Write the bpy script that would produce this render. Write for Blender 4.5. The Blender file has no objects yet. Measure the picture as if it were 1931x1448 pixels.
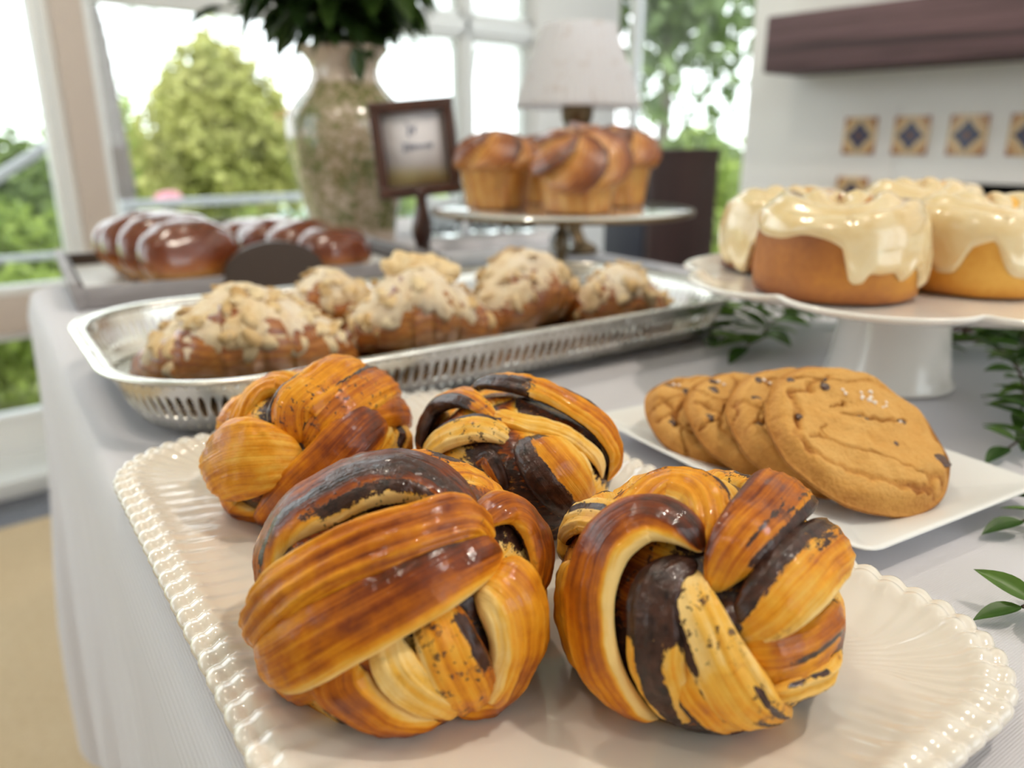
import bpy, bmesh, math, random
import numpy as np
from mathutils import Vector, Matrix, Euler

SC = bpy.context.scene
COL = SC.collection
T = 0.75                      # height of the table top
R_ = math.radians

# ------------------------------------------------------------------ camera
cam_d = bpy.data.cameras.new('camera')
cam = bpy.data.objects.new('camera', cam_d)
COL.objects.link(cam)
SC.camera = cam
cam.location = (0, 0, T + 0.15)
cam.rotation_euler = (R_(90 - 17.4), 0, R_(-41))
cam_d.sensor_fit = 'HORIZONTAL'
cam_d.sensor_width = 36
cam_d.lens = 1450 / 1931 * 36
cam_d.clip_start = 0.01
cam_d.clip_end = 300
cam_d.dof.use_dof = True
cam_d.dof.focus_distance = 0.236
cam_d.dof.aperture_fstop = 7.6

# ------------------------------------------------------------------ world, lights, exposure
world = bpy.data.worlds.new('world')
SC.world = world
world.use_nodes = True
wn = world.node_tree
wn.nodes.clear()
w_out = wn.nodes.new('ShaderNodeOutputWorld')
w_bg = wn.nodes.new('ShaderNodeBackground')
w_tc = wn.nodes.new('ShaderNodeTexCoord')
w_sep = wn.nodes.new('ShaderNodeSeparateXYZ')
w_ramp = wn.nodes.new('ShaderNodeValToRGB')
w_noise = wn.nodes.new('ShaderNodeTexNoise')
w_noise.inputs['Scale'].default_value = 2.2
w_noise.inputs['Detail'].default_value = 4
w_mix = wn.nodes.new('ShaderNodeMixRGB')
w_ramp.color_ramp.elements[0].position = 0.0
w_ramp.color_ramp.elements[0].color = (0.87, 0.94, 1.0, 1)
w_ramp.color_ramp.elements[1].position = 0.9
w_ramp.color_ramp.elements[1].color = (0.72, 0.85, 1.0, 1)
w_mix.inputs[2].default_value = (1, 1, 1, 1)
wn.links.new(w_tc.outputs['Generated'], w_sep.inputs[0])
wn.links.new(w_sep.outputs['Z'], w_ramp.inputs[0])
wn.links.new(w_tc.outputs['Generated'], w_noise.inputs['Vector'])
wn.links.new(w_ramp.outputs[0], w_mix.inputs[1])
wn.links.new(w_noise.outputs[0], w_mix.inputs[0])
wn.links.new(w_mix.outputs[0], w_bg.inputs['Color'])
w_bg.inputs['Strength'].default_value = 5.2
wn.links.new(w_bg.outputs[0], w_out.inputs[0])

sun_d = bpy.data.lights.new('sun', 'SUN')
sun_d.energy = 5.0
sun_d.angle = R_(12)
sun_d.color = (1.0, 0.95, 0.86)
sun = bpy.data.objects.new('sun', sun_d)
COL.objects.link(sun)
sun.rotation_euler = (R_(38), R_(-14), 0)

def ceiling_lamp_light(loc, energy, color, radius):
    d = bpy.data.lights.new('lamp_light', 'POINT')
    d.energy = energy
    d.color = color
    d.shadow_soft_size = radius
    o = bpy.data.objects.new('lamp_light', d)
    COL.objects.link(o)
    o.location = loc
    return o

SC.view_settings.view_transform = 'Standard'
SC.view_settings.look = 'None'
SC.view_settings.gamma = 1
SC.view_settings.use_curve_mapping = False
SC.view_settings.exposure = -0.48
SC.cycles.max_bounces = 10
SC.cycles.diffuse_bounces = 5
SC.cycles.glossy_bounces = 4
SC.cycles.transmission_bounces = 6
SC.cycles.transparent_max_bounces = 16
SC.cycles.caustics_reflective = False
SC.cycles.caustics_refractive = False
SC.cycles.sample_clamp_indirect = 6
SC.cycles.use_denoising = True

# ------------------------------------------------------------------ helpers
def lin(r, g, b):
    f = lambda c: (c / 255 / 12.92) if c / 255 <= 0.04045 else ((c / 255 + 0.055) / 1.055) ** 2.4
    return (f(r), f(g), f(b), 1)

class M:
    """small node-material builder"""
    def __init__(s, name, rough=0.6, metal=0.0, coat=0.0, coat_rough=0.1, spec=0.5, color=None, sss=None):
        s.m = bpy.data.materials.new(name)
        s.m.use_nodes = True
        s.t = s.m.node_tree
        s.p = s.t.nodes['Principled BSDF']
        s.set('Roughness', rough); s.set('Metallic', metal); s.set('Coat Weight', coat)
        s.set('Coat Roughness', coat_rough); s.set('Specular IOR Level', spec)
        if color: s.set('Base Color', color)
        if sss:
            s.set('Subsurface Weight', sss[0]); s.set('Subsurface Radius', sss[1]); s.set('Subsurface Scale', sss[2])
    def set(s, k, v):
        if hasattr(v, 'links') or isinstance(v, bpy.types.NodeSocket): s.t.links.new(v, s.p.inputs[k])
        else: s.p.inputs[k].default_value = v
    def n(s, typ, **kw):
        return s.t.nodes.new(typ)
    def link(s, a, b):
        if isinstance(a, (int, float)): b.default_value = a
        elif isinstance(a, tuple): b.default_value = a
        else: s.t.links.new(a, b)
    def coord(s, kind='Object', scale=(1, 1, 1), attr=None):
        if attr:
            a = s.n('ShaderNodeAttribute'); a.attribute_name = attr; o = a.outputs['Vector']
        else:
            o = s.n('ShaderNodeTexCoord').outputs[kind]
        mp = s.n('ShaderNodeMapping'); mp.inputs['Scale'].default_value = scale
        s.t.links.new(o, mp.inputs['Vector'])
        return mp.outputs[0]
    def attr(s, name):
        a = s.n('ShaderNodeAttribute'); a.attribute_name = name
        return a.outputs['Fac']
    def noise(s, vec, scale=5, detail=3, rough=0.5, dist=0):
        n = s.n('ShaderNodeTexNoise')
        n.inputs['Scale'].default_value = scale; n.inputs['Detail'].default_value = detail
        n.inputs['Roughness'].default_value = rough; n.inputs['Distortion'].default_value = dist
        s.t.links.new(vec, n.inputs['Vector'])
        return n.outputs[0]
    def voro(s, vec, scale, feature='F1'):
        n = s.n('ShaderNodeTexVoronoi'); n.feature = feature
        n.inputs['Scale'].default_value = scale
        s.t.links.new(vec, n.inputs['Vector'])
        return n.outputs[0]
    def math(s, op, a, b=0.0, clamp=False):
        n = s.n('ShaderNodeMath'); n.operation = op; n.use_clamp = clamp
        s.link(a, n.inputs[0]); s.link(b, n.inputs[1])
        return n.outputs[0]
    def mad(s, a, k, c):
        return s.math('ADD', s.math('MULTIPLY', a, k), c)
    def ramp(s, fac, stops, interp='LINEAR'):
        n = s.n('ShaderNodeValToRGB'); r = n.color_ramp; r.interpolation = interp
        while len(r.elements) < len(stops): r.elements.new(0.5)
        for e, (p, c) in zip(r.elements, stops):
            e.position = p; e.color = c if isinstance(c, tuple) else (c, c, c, 1)
        s.t.links.new(fac, n.inputs[0])
        return n.outputs[0]
    def mix(s, fac, a, b, mode='MIX'):
        n = s.n('ShaderNodeMixRGB'); n.blend_type = mode
        s.link(fac, n.inputs[0]); s.link(a, n.inputs[1]); s.link(b, n.inputs[2])
        return n.outputs[0]
    def bump(s, h, strength=0.3, dist=0.001, prev=None):
        n = s.n('ShaderNodeBump'); n.inputs['Strength'].default_value = strength
        n.inputs['Distance'].default_value = dist
        s.t.links.new(h, n.inputs['Height'])
        if prev is not None: s.t.links.new(prev, n.inputs['Normal'])
        s.t.links.new(n.outputs[0], s.p.inputs['Normal'])
        s.t.links.new(n.outputs[0], s.p.inputs['Coat Normal'])
        return n.outputs[0]

def vnoise(p, freq, seed=0):
    """smooth lattice value noise in [-1,1] for an (N,3) array"""
    q = np.asarray(p, float) * freq + seed * 17.31
    i = np.floor(q).astype(np.int64); f = q - i
    f = f * f * (3 - 2 * f)
    def h(a, b, c):
        n = (a * 374761393 + b * 668265263 + c * 2147483647 + seed * 1274126177) & 0xffffffff
        n = ((n ^ (n >> 13)) * 1274126177) & 0xffffffff
        n = (n ^ (n >> 16)) & 0xffff
        return n / 32767.5 - 1
    r = 0
    for dx in (0, 1):
        for dy in (0, 1):
            for dz in (0, 1):
                wt = (f[:, 0] if dx else 1 - f[:, 0]) * (f[:, 1] if dy else 1 - f[:, 1]) * (f[:, 2] if dz else 1 - f[:, 2])
                r = r + wt * h(i[:, 0] + dx, i[:, 1] + dy, i[:, 2] + dz)
    return r

def fbm(p, freq, octv=3, seed=0):
    r = 0; a = 1
    for k in range(octv):
        r = r + a * vnoise(p, freq * 2 ** k, seed + k); a *= 0.5
    return r

def mesh_data(name, V, F, mat, smooth=True, attrs=None):
    me = bpy.data.meshes.new(name)
    me.from_pydata([tuple(map(float, v)) for v in V], [], [tuple(map(int, f)) for f in F])
    if smooth: me.shade_smooth()
    for m in (mat if isinstance(mat, (list, tuple)) else [mat]):
        me.materials.append(m.m if isinstance(m, M) else m)
    for k, a in (attrs or {}).items():
        a = np.asarray(a, np.float32)
        if a.ndim == 1:
            at = me.attributes.new(k, 'FLOAT', 'POINT'); at.data.foreach_set('value', a)
        else:
            at = me.attributes.new(k, 'FLOAT_VECTOR', 'POINT'); at.data.foreach_set('vector', a.ravel())
    me.update()
    return me

def obj(name, me, parent=None, loc=(0, 0, 0), rot=(0, 0, 0), scale=(1, 1, 1)):
    o = bpy.data.objects.new(name, me)
    COL.objects.link(o)
    o.location = loc; o.rotation_euler = rot; o.scale = scale
    if parent: o.parent = parent
    return o

def add(name, VF, mat, parent=None, smooth=True, attrs=None, **kw):
    return obj(name, mesh_data(name, VF[0], VF[1], mat, smooth, attrs), parent, **kw)

def tag(o, label, cat, group=None, kind=None):
    o['label'] = label; o['category'] = cat
    if group: o['group'] = group
    if kind: o['kind'] = kind
    return o

def thing(name, label, cat, loc=(0, 0, 0), rotz=0, group=None):
    o = bpy.data.objects.new(name, None)
    COL.objects.link(o)
    o.empty_display_size = 0.02
    o.location = loc; o.rotation_euler = (0, 0, rotz)
    return tag(o, label, cat, group)

def struct(o):
    o['kind'] = 'structure'
    return o

def grid(nu, nv, wu=False, wv=False, off=0):
    """quads for vertex index u*nv+v"""
    u = np.arange(nu if wu else nu - 1); v = np.arange(nv if wv else nv - 1)
    U, W = np.meshgrid(u, v, indexing='ij')
    U2 = (U + 1) % nu; W2 = (W + 1) % nv
    return np.stack([U * nv + W, U2 * nv + W, U2 * nv + W2, U * nv + W2], -1).reshape(-1, 4) + off

def join(*parts):
    V = []; F = []; n = 0
    for v, f in parts:
        V.extend([tuple(x) for x in v]); F.extend([tuple(int(i) + n for i in q) for q in f]); n += len(v)
    return V, F

def lathe(profile, n=48, mod=None, caps=True):
    pr = np.array(profile, float); k = len(pr)
    a = np.linspace(0, 2 * np.pi, n, endpoint=False)
    rr = pr[None, :, 0] * (np.ones((n, 1)) if mod is None else mod(a)[:, None])
    V = np.stack([rr * np.cos(a)[:, None], rr * np.sin(a)[:, None], np.broadcast_to(pr[None, :, 1], rr.shape)], -1).reshape(-1, 3)
    F = [tuple(q) for q in grid(n, k, wu=True)]
    V = V.tolist()
    for e in (0, k - 1):
        if caps and pr[e, 0] > 1e-6:
            ring = [i * k + e for i in range(n)]
            F.append(tuple(ring[::-1] if e == 0 else ring))
    return V, F

def bevel_box(sx, sy, sz, b=0.002, seg=2, c=(0, 0, 0)):
    bm = bmesh.new()
    bmesh.ops.create_cube(bm, size=1)
    bmesh.ops.scale(bm, vec=(sx, sy, sz), verts=bm.verts)
    if b: bmesh.ops.bevel(bm, geom=bm.edges[:], offset=min(b, 0.45 * min(sx, sy, sz)), segments=seg, profile=0.6, affect='EDGES')
    bmesh.ops.translate(bm, vec=c, verts=bm.verts)
    V = [tuple(v.co) for v in bm.verts]
    bm.verts.index_update()
    F = [tuple(v.index for v in f.verts) for f in bm.faces]
    bm.free()
    return V, F

def box2(x0, x1, y0, y1, z0, z1, b=0.003, seg=2):
    return bevel_box(x1 - x0, y1 - y0, z1 - z0, b, seg, ((x0 + x1) / 2, (y0 + y1) / 2, (z0 + z1) / 2))

def crom(P, n):
    """Catmull-Rom through the rows of P"""
    P = np.asarray(P, float)
    Q = np.vstack([2 * P[0] - P[1], P, 2 * P[-1] - P[-2]])
    s = np.linspace(0, len(P) - 1 - 1e-9, n); i = s.astype(int); f = (s - i)[:, None]
    a, b, c, d = Q[i], Q[i + 1], Q[i + 2], Q[i + 3]
    return 0.5 * (2 * b + (c - a) * f + (2 * a - 5 * b + 4 * c - d) * f ** 2 + (3 * b - a - 3 * c + d) * f ** 3)

def tube(P, r, n=8, m=None, closed=False):
    P = np.asarray(P, float)
    if m: P = crom(P, m)
    k = len(P); r = np.broadcast_to(r, (k,)) if np.ndim(r) == 0 else np.interp(np.linspace(0, 1, k), np.linspace(0, 1, len(r)), r)
    t = np.gradient(P, axis=0); t /= np.linalg.norm(t, axis=1)[:, None] + 1e-12
    ref = np.array([0, 0, 1.0]) if abs(t[:, 2]).mean() < 0.8 else np.array([1.0, 0, 0])
    a = np.cross(t, ref); a /= np.linalg.norm(a, axis=1)[:, None]; b = np.cross(t, a)
    th = np.linspace(0, 2 * np.pi, n, endpoint=False)
    V = P[:, None] + r[:, None, None] * (np.cos(th)[None, :, None] * a[:, None] + np.sin(th)[None, :, None] * b[:, None])
    F = [tuple(q) for q in grid(k, n, wv=True)]
    F.append(tuple(range(n))[::-1]); F.append(tuple((k - 1) * n + i for i in range(n)))
    return V.reshape(-1, 3).tolist(), F

def xform(VF, M4):
    return [tuple(M4 @ Vector(v)) for v in VF[0]], VF[1]

def smoothstep(a, b, x):
    t = np.clip((x - a) / (b - a), 0, 1)
    return t * t * (3 - 2 * t)

# ------------------------------------------------------------------ materials
def cloth_mat(name, c):
    m = M(name, rough=0.85, spec=0.2)
    v = m.coord('Object')
    w1 = m.n('ShaderNodeTexWave'); w1.inputs['Scale'].default_value = 420; m.t.links.new(v, w1.inputs['Vector']); w1.bands_direction = 'X'
    w2 = m.n('ShaderNodeTexWave'); w2.inputs['Scale'].default_value = 420; m.t.links.new(v, w2.inputs['Vector']); w2.bands_direction = 'Y'
    h = m.math('ADD', w1.outputs['Fac'], w2.outputs['Fac'])
    big = m.noise(v, 18, 3)
    m.set('Base Color', m.mix(m.ramp(h, [(0.2, 0.0), (1.0, 1.0)]), tuple(x * 0.93 for x in c[:3]) + (1,), c))
    nb = m.bump(big, 0.25, 0.004)
    m.bump(h, 0.35, 0.0003, nb)
    m.set('Sheen Weight', 0.15)
    return m

MAT = {}
MAT['cloth'] = cloth_mat('pale linen weave', (0.67, 0.655, 0.695, 1))
MAT['china'] = M('glazed cream china', rough=0.12, coat=0.6, coat_rough=0.04, color=(0.80, 0.74, 0.66, 1), sss=(0.1, (1, .8, .6), 0.003))
MAT['white_china'] = M('glazed white china', rough=0.3, coat=0.15, coat_rough=0.12, color=(0.83, 0.83, 0.82, 1))
MAT['ivory_china'] = M('glazed ivory china', rough=0.18, coat=0.5, coat_rough=0.06, color=(0.82, 0.79, 0.74, 1))
def silver():
    m = M('old silver plate', rough=0.24, metal=1.0)
    v = m.coord('Object')
    n = m.noise(v, 60, 4)
    m.set('Base Color', m.ramp(n, [(0.3, (0.62, 0.59, 0.53, 1)), (0.7, (0.80, 0.78, 0.73, 1))]))
    m.set('Roughness', m.mad(n, 0.25, 0.12))
    return m
MAT['silver'] = silver()
def wood(name, c1, c2, scale=(3, 40, 40), rough=0.5, coat=0.0):
    m = M(name, rough=rough, coat=coat)
    v = m.coord('Object', scale)
    n = m.noise(v, 1.0, 6, 0.65, 0.6)
    v2 = m.coord('Object', tuple(s * 5 for s in scale))
    n2 = m.noise(v2, 1.0, 3)
    m.set('Base Color', m.mix(m.mad(n2, 0.5, 0.0), m.ramp(n, [(0.3, c1), (0.7, c2)]), c1))
    m.bump(n, 0.4, 0.002)
    return m
MAT['mantel_wood'] = wood('rough dark mantel timber', (0.035, 0.018, 0.021, 1), (0.23, 0.13, 0.14, 1), (45, 1.6, 45), 0.7)
MAT['dark_wood'] = wood('polished dark walnut', (0.035, 0.011, 0.007, 1), (0.095, 0.032, 0.018, 1), (60, 60, 8), 0.32, 0.3)
MAT['box_wood'] = wood('reddish dark timber panel', (0.022, 0.012, 0.012, 1), (0.06, 0.028, 0.026, 1), (60, 60, 4), 0.45)
MAT['navy'] = M('dark navy lacquer', rough=0.45, color=(0.018, 0.02, 0.036, 1))
MAT['tray_wood'] = wood('weathered grey tray wood', (0.20, 0.18, 0.18, 1), (0.42, 0.40, 0.41, 1), (10, 60, 60), 0.6)
MAT['tray_inside'] = M('dark brown tray lining', rough=0.5, color=(0.045, 0.026, 0.016, 1))
MAT['white_paint'] = M('white painted frame', rough=0.45, color=(0.80, 0.80, 0.79, 1))
MAT['post_paint'] = M('taupe painted post', rough=0.5, color=(0.56, 0.47, 0.41, 1))
def stucco():
    m = M('white plaster', rough=0.9, color=(0.87, 0.855, 0.845, 1))
    m.bump(m.noise(m.coord('Object'), 14, 5), 0.25, 0.01)
    return m
MAT['stucco'] = stucco()
MAT['soot'] = M('firebox black', rough=0.9, color=(0.012, 0.012, 0.014, 1))
MAT['ceiling'] = M('ceiling paint', rough=0.9, color=(0.72, 0.71, 0.69, 1))
MAT['wall'] = M('warm white wall paint', rough=0.9, color=(0.74, 0.70, 0.64, 1))

def glass_mat(name, fac=0.05, tint=(0.97, 0.99, 0.98, 1)):
    m = M(name)
    t = m.t; t.nodes.remove(m.p)
    out = [n for n in t.nodes if n.type == 'OUTPUT_MATERIAL'][0]
    tr = t.nodes.new('ShaderNodeBsdfTransparent'); tr.inputs[0].default_value = tint
    gl = t.nodes.new('ShaderNodeBsdfGlossy'); gl.inputs['Roughness'].default_value = 0.02
    fr = t.nodes.new('ShaderNodeFresnel'); fr.inputs[0].default_value = 1.4
    mx = t.nodes.new('ShaderNodeMixShader')
    t.links.new(fr.outputs[0], mx.inputs[0]); t.links.new(tr.outputs[0], mx.inputs[1]); t.links.new(gl.outputs[0], mx.inputs[2])
    t.links.new(mx.outputs[0], out.inputs[0])
    return m.m
MAT['glass'] = glass_mat('window glass')
def clear_glass():
    m = M('clear glassware', rough=0.02, color=(0.95, 0.98, 0.98, 1))
    m.set('Transmission Weight', 1.0); m.set('IOR', 1.45)
    return m
MAT['clear'] = clear_glass()

def leaf_mat(name, dark, light, rough=0.45, var=9, trans=0.0):
    m = M(name, rough=rough, spec=0.4)
    v = m.coord('Object')
    n = m.noise(v, var, 3)
    oi = m.n('ShaderNodeObjectInfo').outputs['Random']
    a = m.attr('rnd')
    f = m.math('ADD', m.mad(n, 0.6, -0.1), m.math('ADD', m.math('MULTIPLY', a, 0.45), m.math('MULTIPLY', oi, 0.25)))
    c = m.ramp(f, [(0.2, dark), (0.85, light)])
    m.set('Base Color', c)
    if trans:
        t = m.t; out = [q for q in t.nodes if q.type == 'OUTPUT_MATERIAL'][0]
        tl = t.nodes.new('ShaderNodeBsdfTranslucent'); t.links.new(c, tl.inputs[0])
        mx = t.nodes.new('ShaderNodeMixShader'); mx.inputs[0].default_value = trans
        t.links.new(m.p.outputs[0], mx.inputs[1]); t.links.new(tl.outputs[0], mx.inputs[2]); t.links.new(mx.outputs[0], out.inputs[0])
    return m
MAT['vase_leaf'] = leaf_mat('dark glossy leaf', (0.012, 0.03, 0.008, 1), (0.06, 0.11, 0.02, 1), 0.3, 20, 0.15)
MAT['sprig_leaf'] = leaf_mat('fresh green leaf', (0.025, 0.075, 0.008, 1), (0.17, 0.31, 0.045, 1), 0.4, 40, 0.25)
MAT['stem_brown'] = M('thin brown twig', rough=0.7, color=(0.09, 0.045, 0.03, 1))
MAT['stem_green'] = M('green stalk', rough=0.6, color=(0.06, 0.10, 0.02, 1))


MAT['lens'] = M('lit lamp lens', rough=0.5, color=(1, 1, 1, 1))
MAT['lens'].set('Emission Color', (1.0, 0.82, 0.6, 1)); MAT['lens'].set('Emission Strength', 6.0)


# ------------------------------------------------------------------ room shell
def sbox(name, x0, x1, y0, y1, z0, z1, mat, b=0.002, parent=None):
    o = add(name, box2(x0, x1, y0, y1, z0, z1, b), mat, parent)
    if parent is None: struct(o)
    return o
XL, XR, YB, YW, ZC = -1.9, 3.05, -2.3, 2.516, 2.55
def wx(x): return x * 2.516 / 2.27          # the far wall stands 25 cm behind the heating ledge
def wz(z): return 0.9 - (0.9 - z) * 2.516 / 2.27
def woven_mat():
    m = M('grey woven vinyl floor', rough=0.8)
    v = m.coord('Object', (1, 1, 1))
    mp = m.n('ShaderNodeMapping'); mp.inputs['Rotation'].default_value = (0, 0, 0.78); m.t.links.new(v, mp.inputs[0])
    b = m.n('ShaderNodeTexBrick'); b.inputs['Scale'].default_value = 26; b.offset = 0
    b.inputs['Color1'].default_value = (0.12, 0.12, 0.15, 1); b.inputs['Color2'].default_value = (0.17, 0.17, 0.20, 1); b.inputs['Mortar'].default_value = (0.30, 0.30, 0.33, 1)
    b.inputs['Mortar Size'].default_value = 0.05; b.inputs['Brick Width'].default_value = 0.5; b.inputs['Row Height'].default_value = 0.5
    m.t.links.new(mp.outputs[0], b.inputs['Vector'])
    m.set('Base Color', b.outputs['Color'])
    return m
fl = sbox('floor', XL - 0.1, XR + 0.1, YB - 0.1, YW + 0.05, -0.06, 0.0, woven_mat(), 0)
sbox('ceiling', XL - 0.1, XR + 0.1, YB - 0.1, YW + 0.1, ZC, ZC + 0.12, MAT['ceiling'], 0)

def jute_mat():
    m = M('woven jute', rough=0.95, spec=0.1)
    v = m.coord('Object')
    n = m.noise(m.coord('Object', (60, 260, 1)), 1.0, 3, 0.6); g = m.noise(v, 6, 3)
    w = m.n('ShaderNodeTexWave'); w.inputs['Scale'].default_value = 45; w.bands_direction = 'Y'; w.inputs['Distortion'].default_value = 1.5
    m.t.links.new(v, w.inputs['Vector'])
    t = m.math('ADD', m.mad(n, 0.6, 0.0), m.math('ADD', m.mad(w.outputs['Fac'], 0.2, 0), m.mad(g, 0.2, 0)))
    m.set('Base Color', m.ramp(t, [(0.25, (0.58, 0.42, 0.25, 1)), (0.55, (0.76, 0.59, 0.38, 1)), (0.85, (0.84, 0.72, 0.53, 1))]))
    m.bump(m.math('ADD', n, w.outputs['Fac']), 0.6, 0.003)
    return m
rug = add('jute_rug', bevel_box(2.5, 3.6, 0.010, 0.003, c=(0, 0, 0.0055)), jute_mat(), loc=(0.0, 0.27, 0.0005))
tag(rug, 'tan woven jute rug on the floor beneath the buffet table', 'rug')

def window(name, x0, x1, z0, z1, y, bars=(), axis='x', parent=None, mat=None):
    """frame with a glass pane; runs along x (or along y when axis = 'y')"""
    mat = mat or MAT['white_paint']
    fw_, fd = 0.022, 0.06
    def B(a0, a1, c0, c1, d=fd):
        return box2(a0, a1, y - d / 2, y + d / 2, c0, c1, 0.003) if axis == 'x' else box2(y - d / 2, y + d / 2, a0, a1, c0, c1, 0.003)
    root = bpy.data.objects.new(name, None); COL.objects.link(root); struct(root)
    add('window_frame', join(B(x0, x1, z0, z0 + fw_), B(x0, x1, z1 - fw_, z1), B(x0, x0 + fw_, z0, z1), B(x1 - fw_, x1, z0, z1)), mat, root)
    for k, (a0, a1, c0, c1) in enumerate(bars):
        add('glazing_bar', B(a0, a1, c0, c1, 0.05), mat, root)
    add('glass_pane', B(x0 + fw_ * 0.6, x1 - fw_ * 0.6, z0 + fw_ * 0.6, z1 - fw_ * 0.6, 0.006), MAT['glass'], root, smooth=False)
    return root
# far window wall (along x)
XP0, XP1 = wx(0.480), wx(0.550)
XA, XB = wx(0.462), wx(0.560)
XM0, XM1 = wx(1.735), wx(1.758)
XC0, XC1 = wx(2.05), wx(2.50)
ZB, ZL0, ZR0, ZR1, ZT0 = 0.05, wz(0.211), wz(0.446), wz(0.538), wz(1.255)
sbox('trim_1', XL, XR, 2.262, YW - 0.03, 0.0, 0.05, MAT['white_paint'], 0.006)                      # low heating ledge
sbox('wall_far', XL, XR, YW - 0.03, YW + 0.05, 0.0, ZL0, MAT['white_paint'])
sbox('trim_2', XP0, XP1, YW - 0.09, YW + 0.05, 0.05, ZC, MAT['post_paint'], 0.004)                  # taupe post
sbox('trim_3', XA, XP0, YW - 0.06, YW + 0.05, 0.05, ZC, MAT['white_paint'], 0.003)
sbox('trim_4', XP1, XB, YW - 0.06, YW + 0.05, 0.05, ZC, MAT['white_paint'], 0.003)
sbox('trim_5', XL, XA, YW - 0.05, YW + 0.04, ZR0, ZR1, MAT['post_paint'], 0.004)                    # mid rails
sbox('trim_6', XB, XC0, YW - 0.05, YW + 0.04, ZR0, ZR1, MAT['white_paint'], 0.004)
sbox('trim_7', XL, XC0, YW - 0.04, YW + 0.04, ZT0, ZT0 + 0.05, MAT['white_paint'], 0.004)           # transom
sbox('trim_8', XM0, XM1, YW - 0.04, YW + 0.04, ZR1, ZC, MAT['white_paint'], 0.003)                  # mullion
sbox('trim_9', XC0, XC1, YW - 0.05, YW + 0.08, 0.0, ZC, MAT['stucco'], 0.006)                       # plastered column
mb = (-0.75, -0.71)
window('window_1', XL, XA, ZR1, ZT0, YW, [mb + (ZR1, ZT0)])
window('window_2', XL, XA, ZL0, ZR0, YW, [mb + (ZL0, ZR0)])
window('window_3', XB, XM0, ZR1, ZT0, YW)
window('window_4', XB, XC0, ZL0, ZR0, YW, [(XM0, XM1, ZL0, ZR0)])
window('window_5', XM1, XC0, ZR1, ZT0, YW)
window('window_6', XL, XA, ZT0 + 0.05, ZC, YW, [mb + (ZT0 + 0.05, ZC)])
window('window_7', XB, XM0, ZT0 + 0.05, ZC, YW)
window('window_8', XM1, XC0, ZT0 + 0.05, ZC, YW)
# between the column and the chimney the end of the room is one broad pane
add_w9 = window('window_9', 1.33, YW - 0.05, 0.0, ZC, XC1 + 0.10, [], 'y')
# left side, glazed
sbox('wall_left', XL - 0.06, XL + 0.02, YB, 1.0, 0.0, ZC, MAT['wall'])
sbox('wall_left_low', XL - 0.06, XL + 0.02, 1.0, YW, 0.0, 0.45, MAT['wall'])
window('window_10', 1.0, YW - 0.1, 0.45, ZC, XL, [(1.7, 1.76, 0.45, ZC)], 'y')
# behind the camera: wall whose unseen glazed opening is added for fill light
sbox('wall_back', XL, XR, YB - 0.06, YB + 0.02, 0.0, 0.85, MAT['wall'])
sbox('wall_back_pier', XL, 0.0, YB - 0.06, YB + 0.02, 0.85, ZC, MAT['wall'])
window('fill_window', 0.0, XR, 0.85, ZC, YB, [(0.95, 1.01, 0.85, ZC)])

# ------------------------------------------------------------------ chimney breast
FX = 2.0
fp = bpy.data.objects.new('wall_right', None); COL.objects.link(fp); struct(fp)
add('plaster_face', box2(FX, FX + 0.7, 0.869, 1.30, 0.0, ZC, 0.008), MAT['stucco'], fp)
add('plaster_face', box2(FX, FX + 0.7, -0.45, 0.869, 0.81, ZC, 0.004), MAT['stucco'], fp)
add('plaster_face', box2(FX, FX + 0.7, YB, -0.45, 0.0, ZC, 0.004), MAT['stucco'], fp)
add('firebox', box2(FX + 0.28, FX + 0.6, -0.45, 0.869, 0.0, 0.81, 0), MAT['soot'], fp)
add('firebox_floor', box2(FX + 0.005, FX + 0.4, -0.45, 0.869, 0.0, 0.02, 0), MAT['soot'], fp)
add('firebox_lining', box2(FX + 0.04, FX + 0.3, 0.80, 0.868, 0.0, 0.81, 0), MAT['fire_brick'] if 'fire_brick' in MAT else M('dull brown firebrick', rough=0.9, color=(0.16, 0.12, 0.085, 1)), fp)
# sloping hood, a shallow raised plaster face with a slanted left edge
def hood():
    pts = [(1.292, 0.985), (0.58, 2.4), (-1.5, 2.4), (-1.5, 0.985)]
    V = [(FX - (0.0005 if z < 1 else 0.11), y, z) for y, z in pts] + [(FX + 0.01, y, z) for y, z in pts]
    F = [(0, 1, 2, 3), (7, 6, 5, 4)] + [(i, i + 4, (i + 1) % 4 + 4, (i + 1) % 4) for i in range(4)]
    return V, F
bmh = hood()
add('sloping_hood', bmh, MAT['stucco'], fp, smooth=False)
mt = add('mantel_beam', bevel_box(0.16, 2.5, 0.13, 0.006, 2), MAT['mantel_wood'], loc=(FX - 0.012 - 0.0795, 1.150 - 1.25, 1.131))
tag(mt, 'thick dark timber mantel beam across the white chimney', 'mantel')

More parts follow.
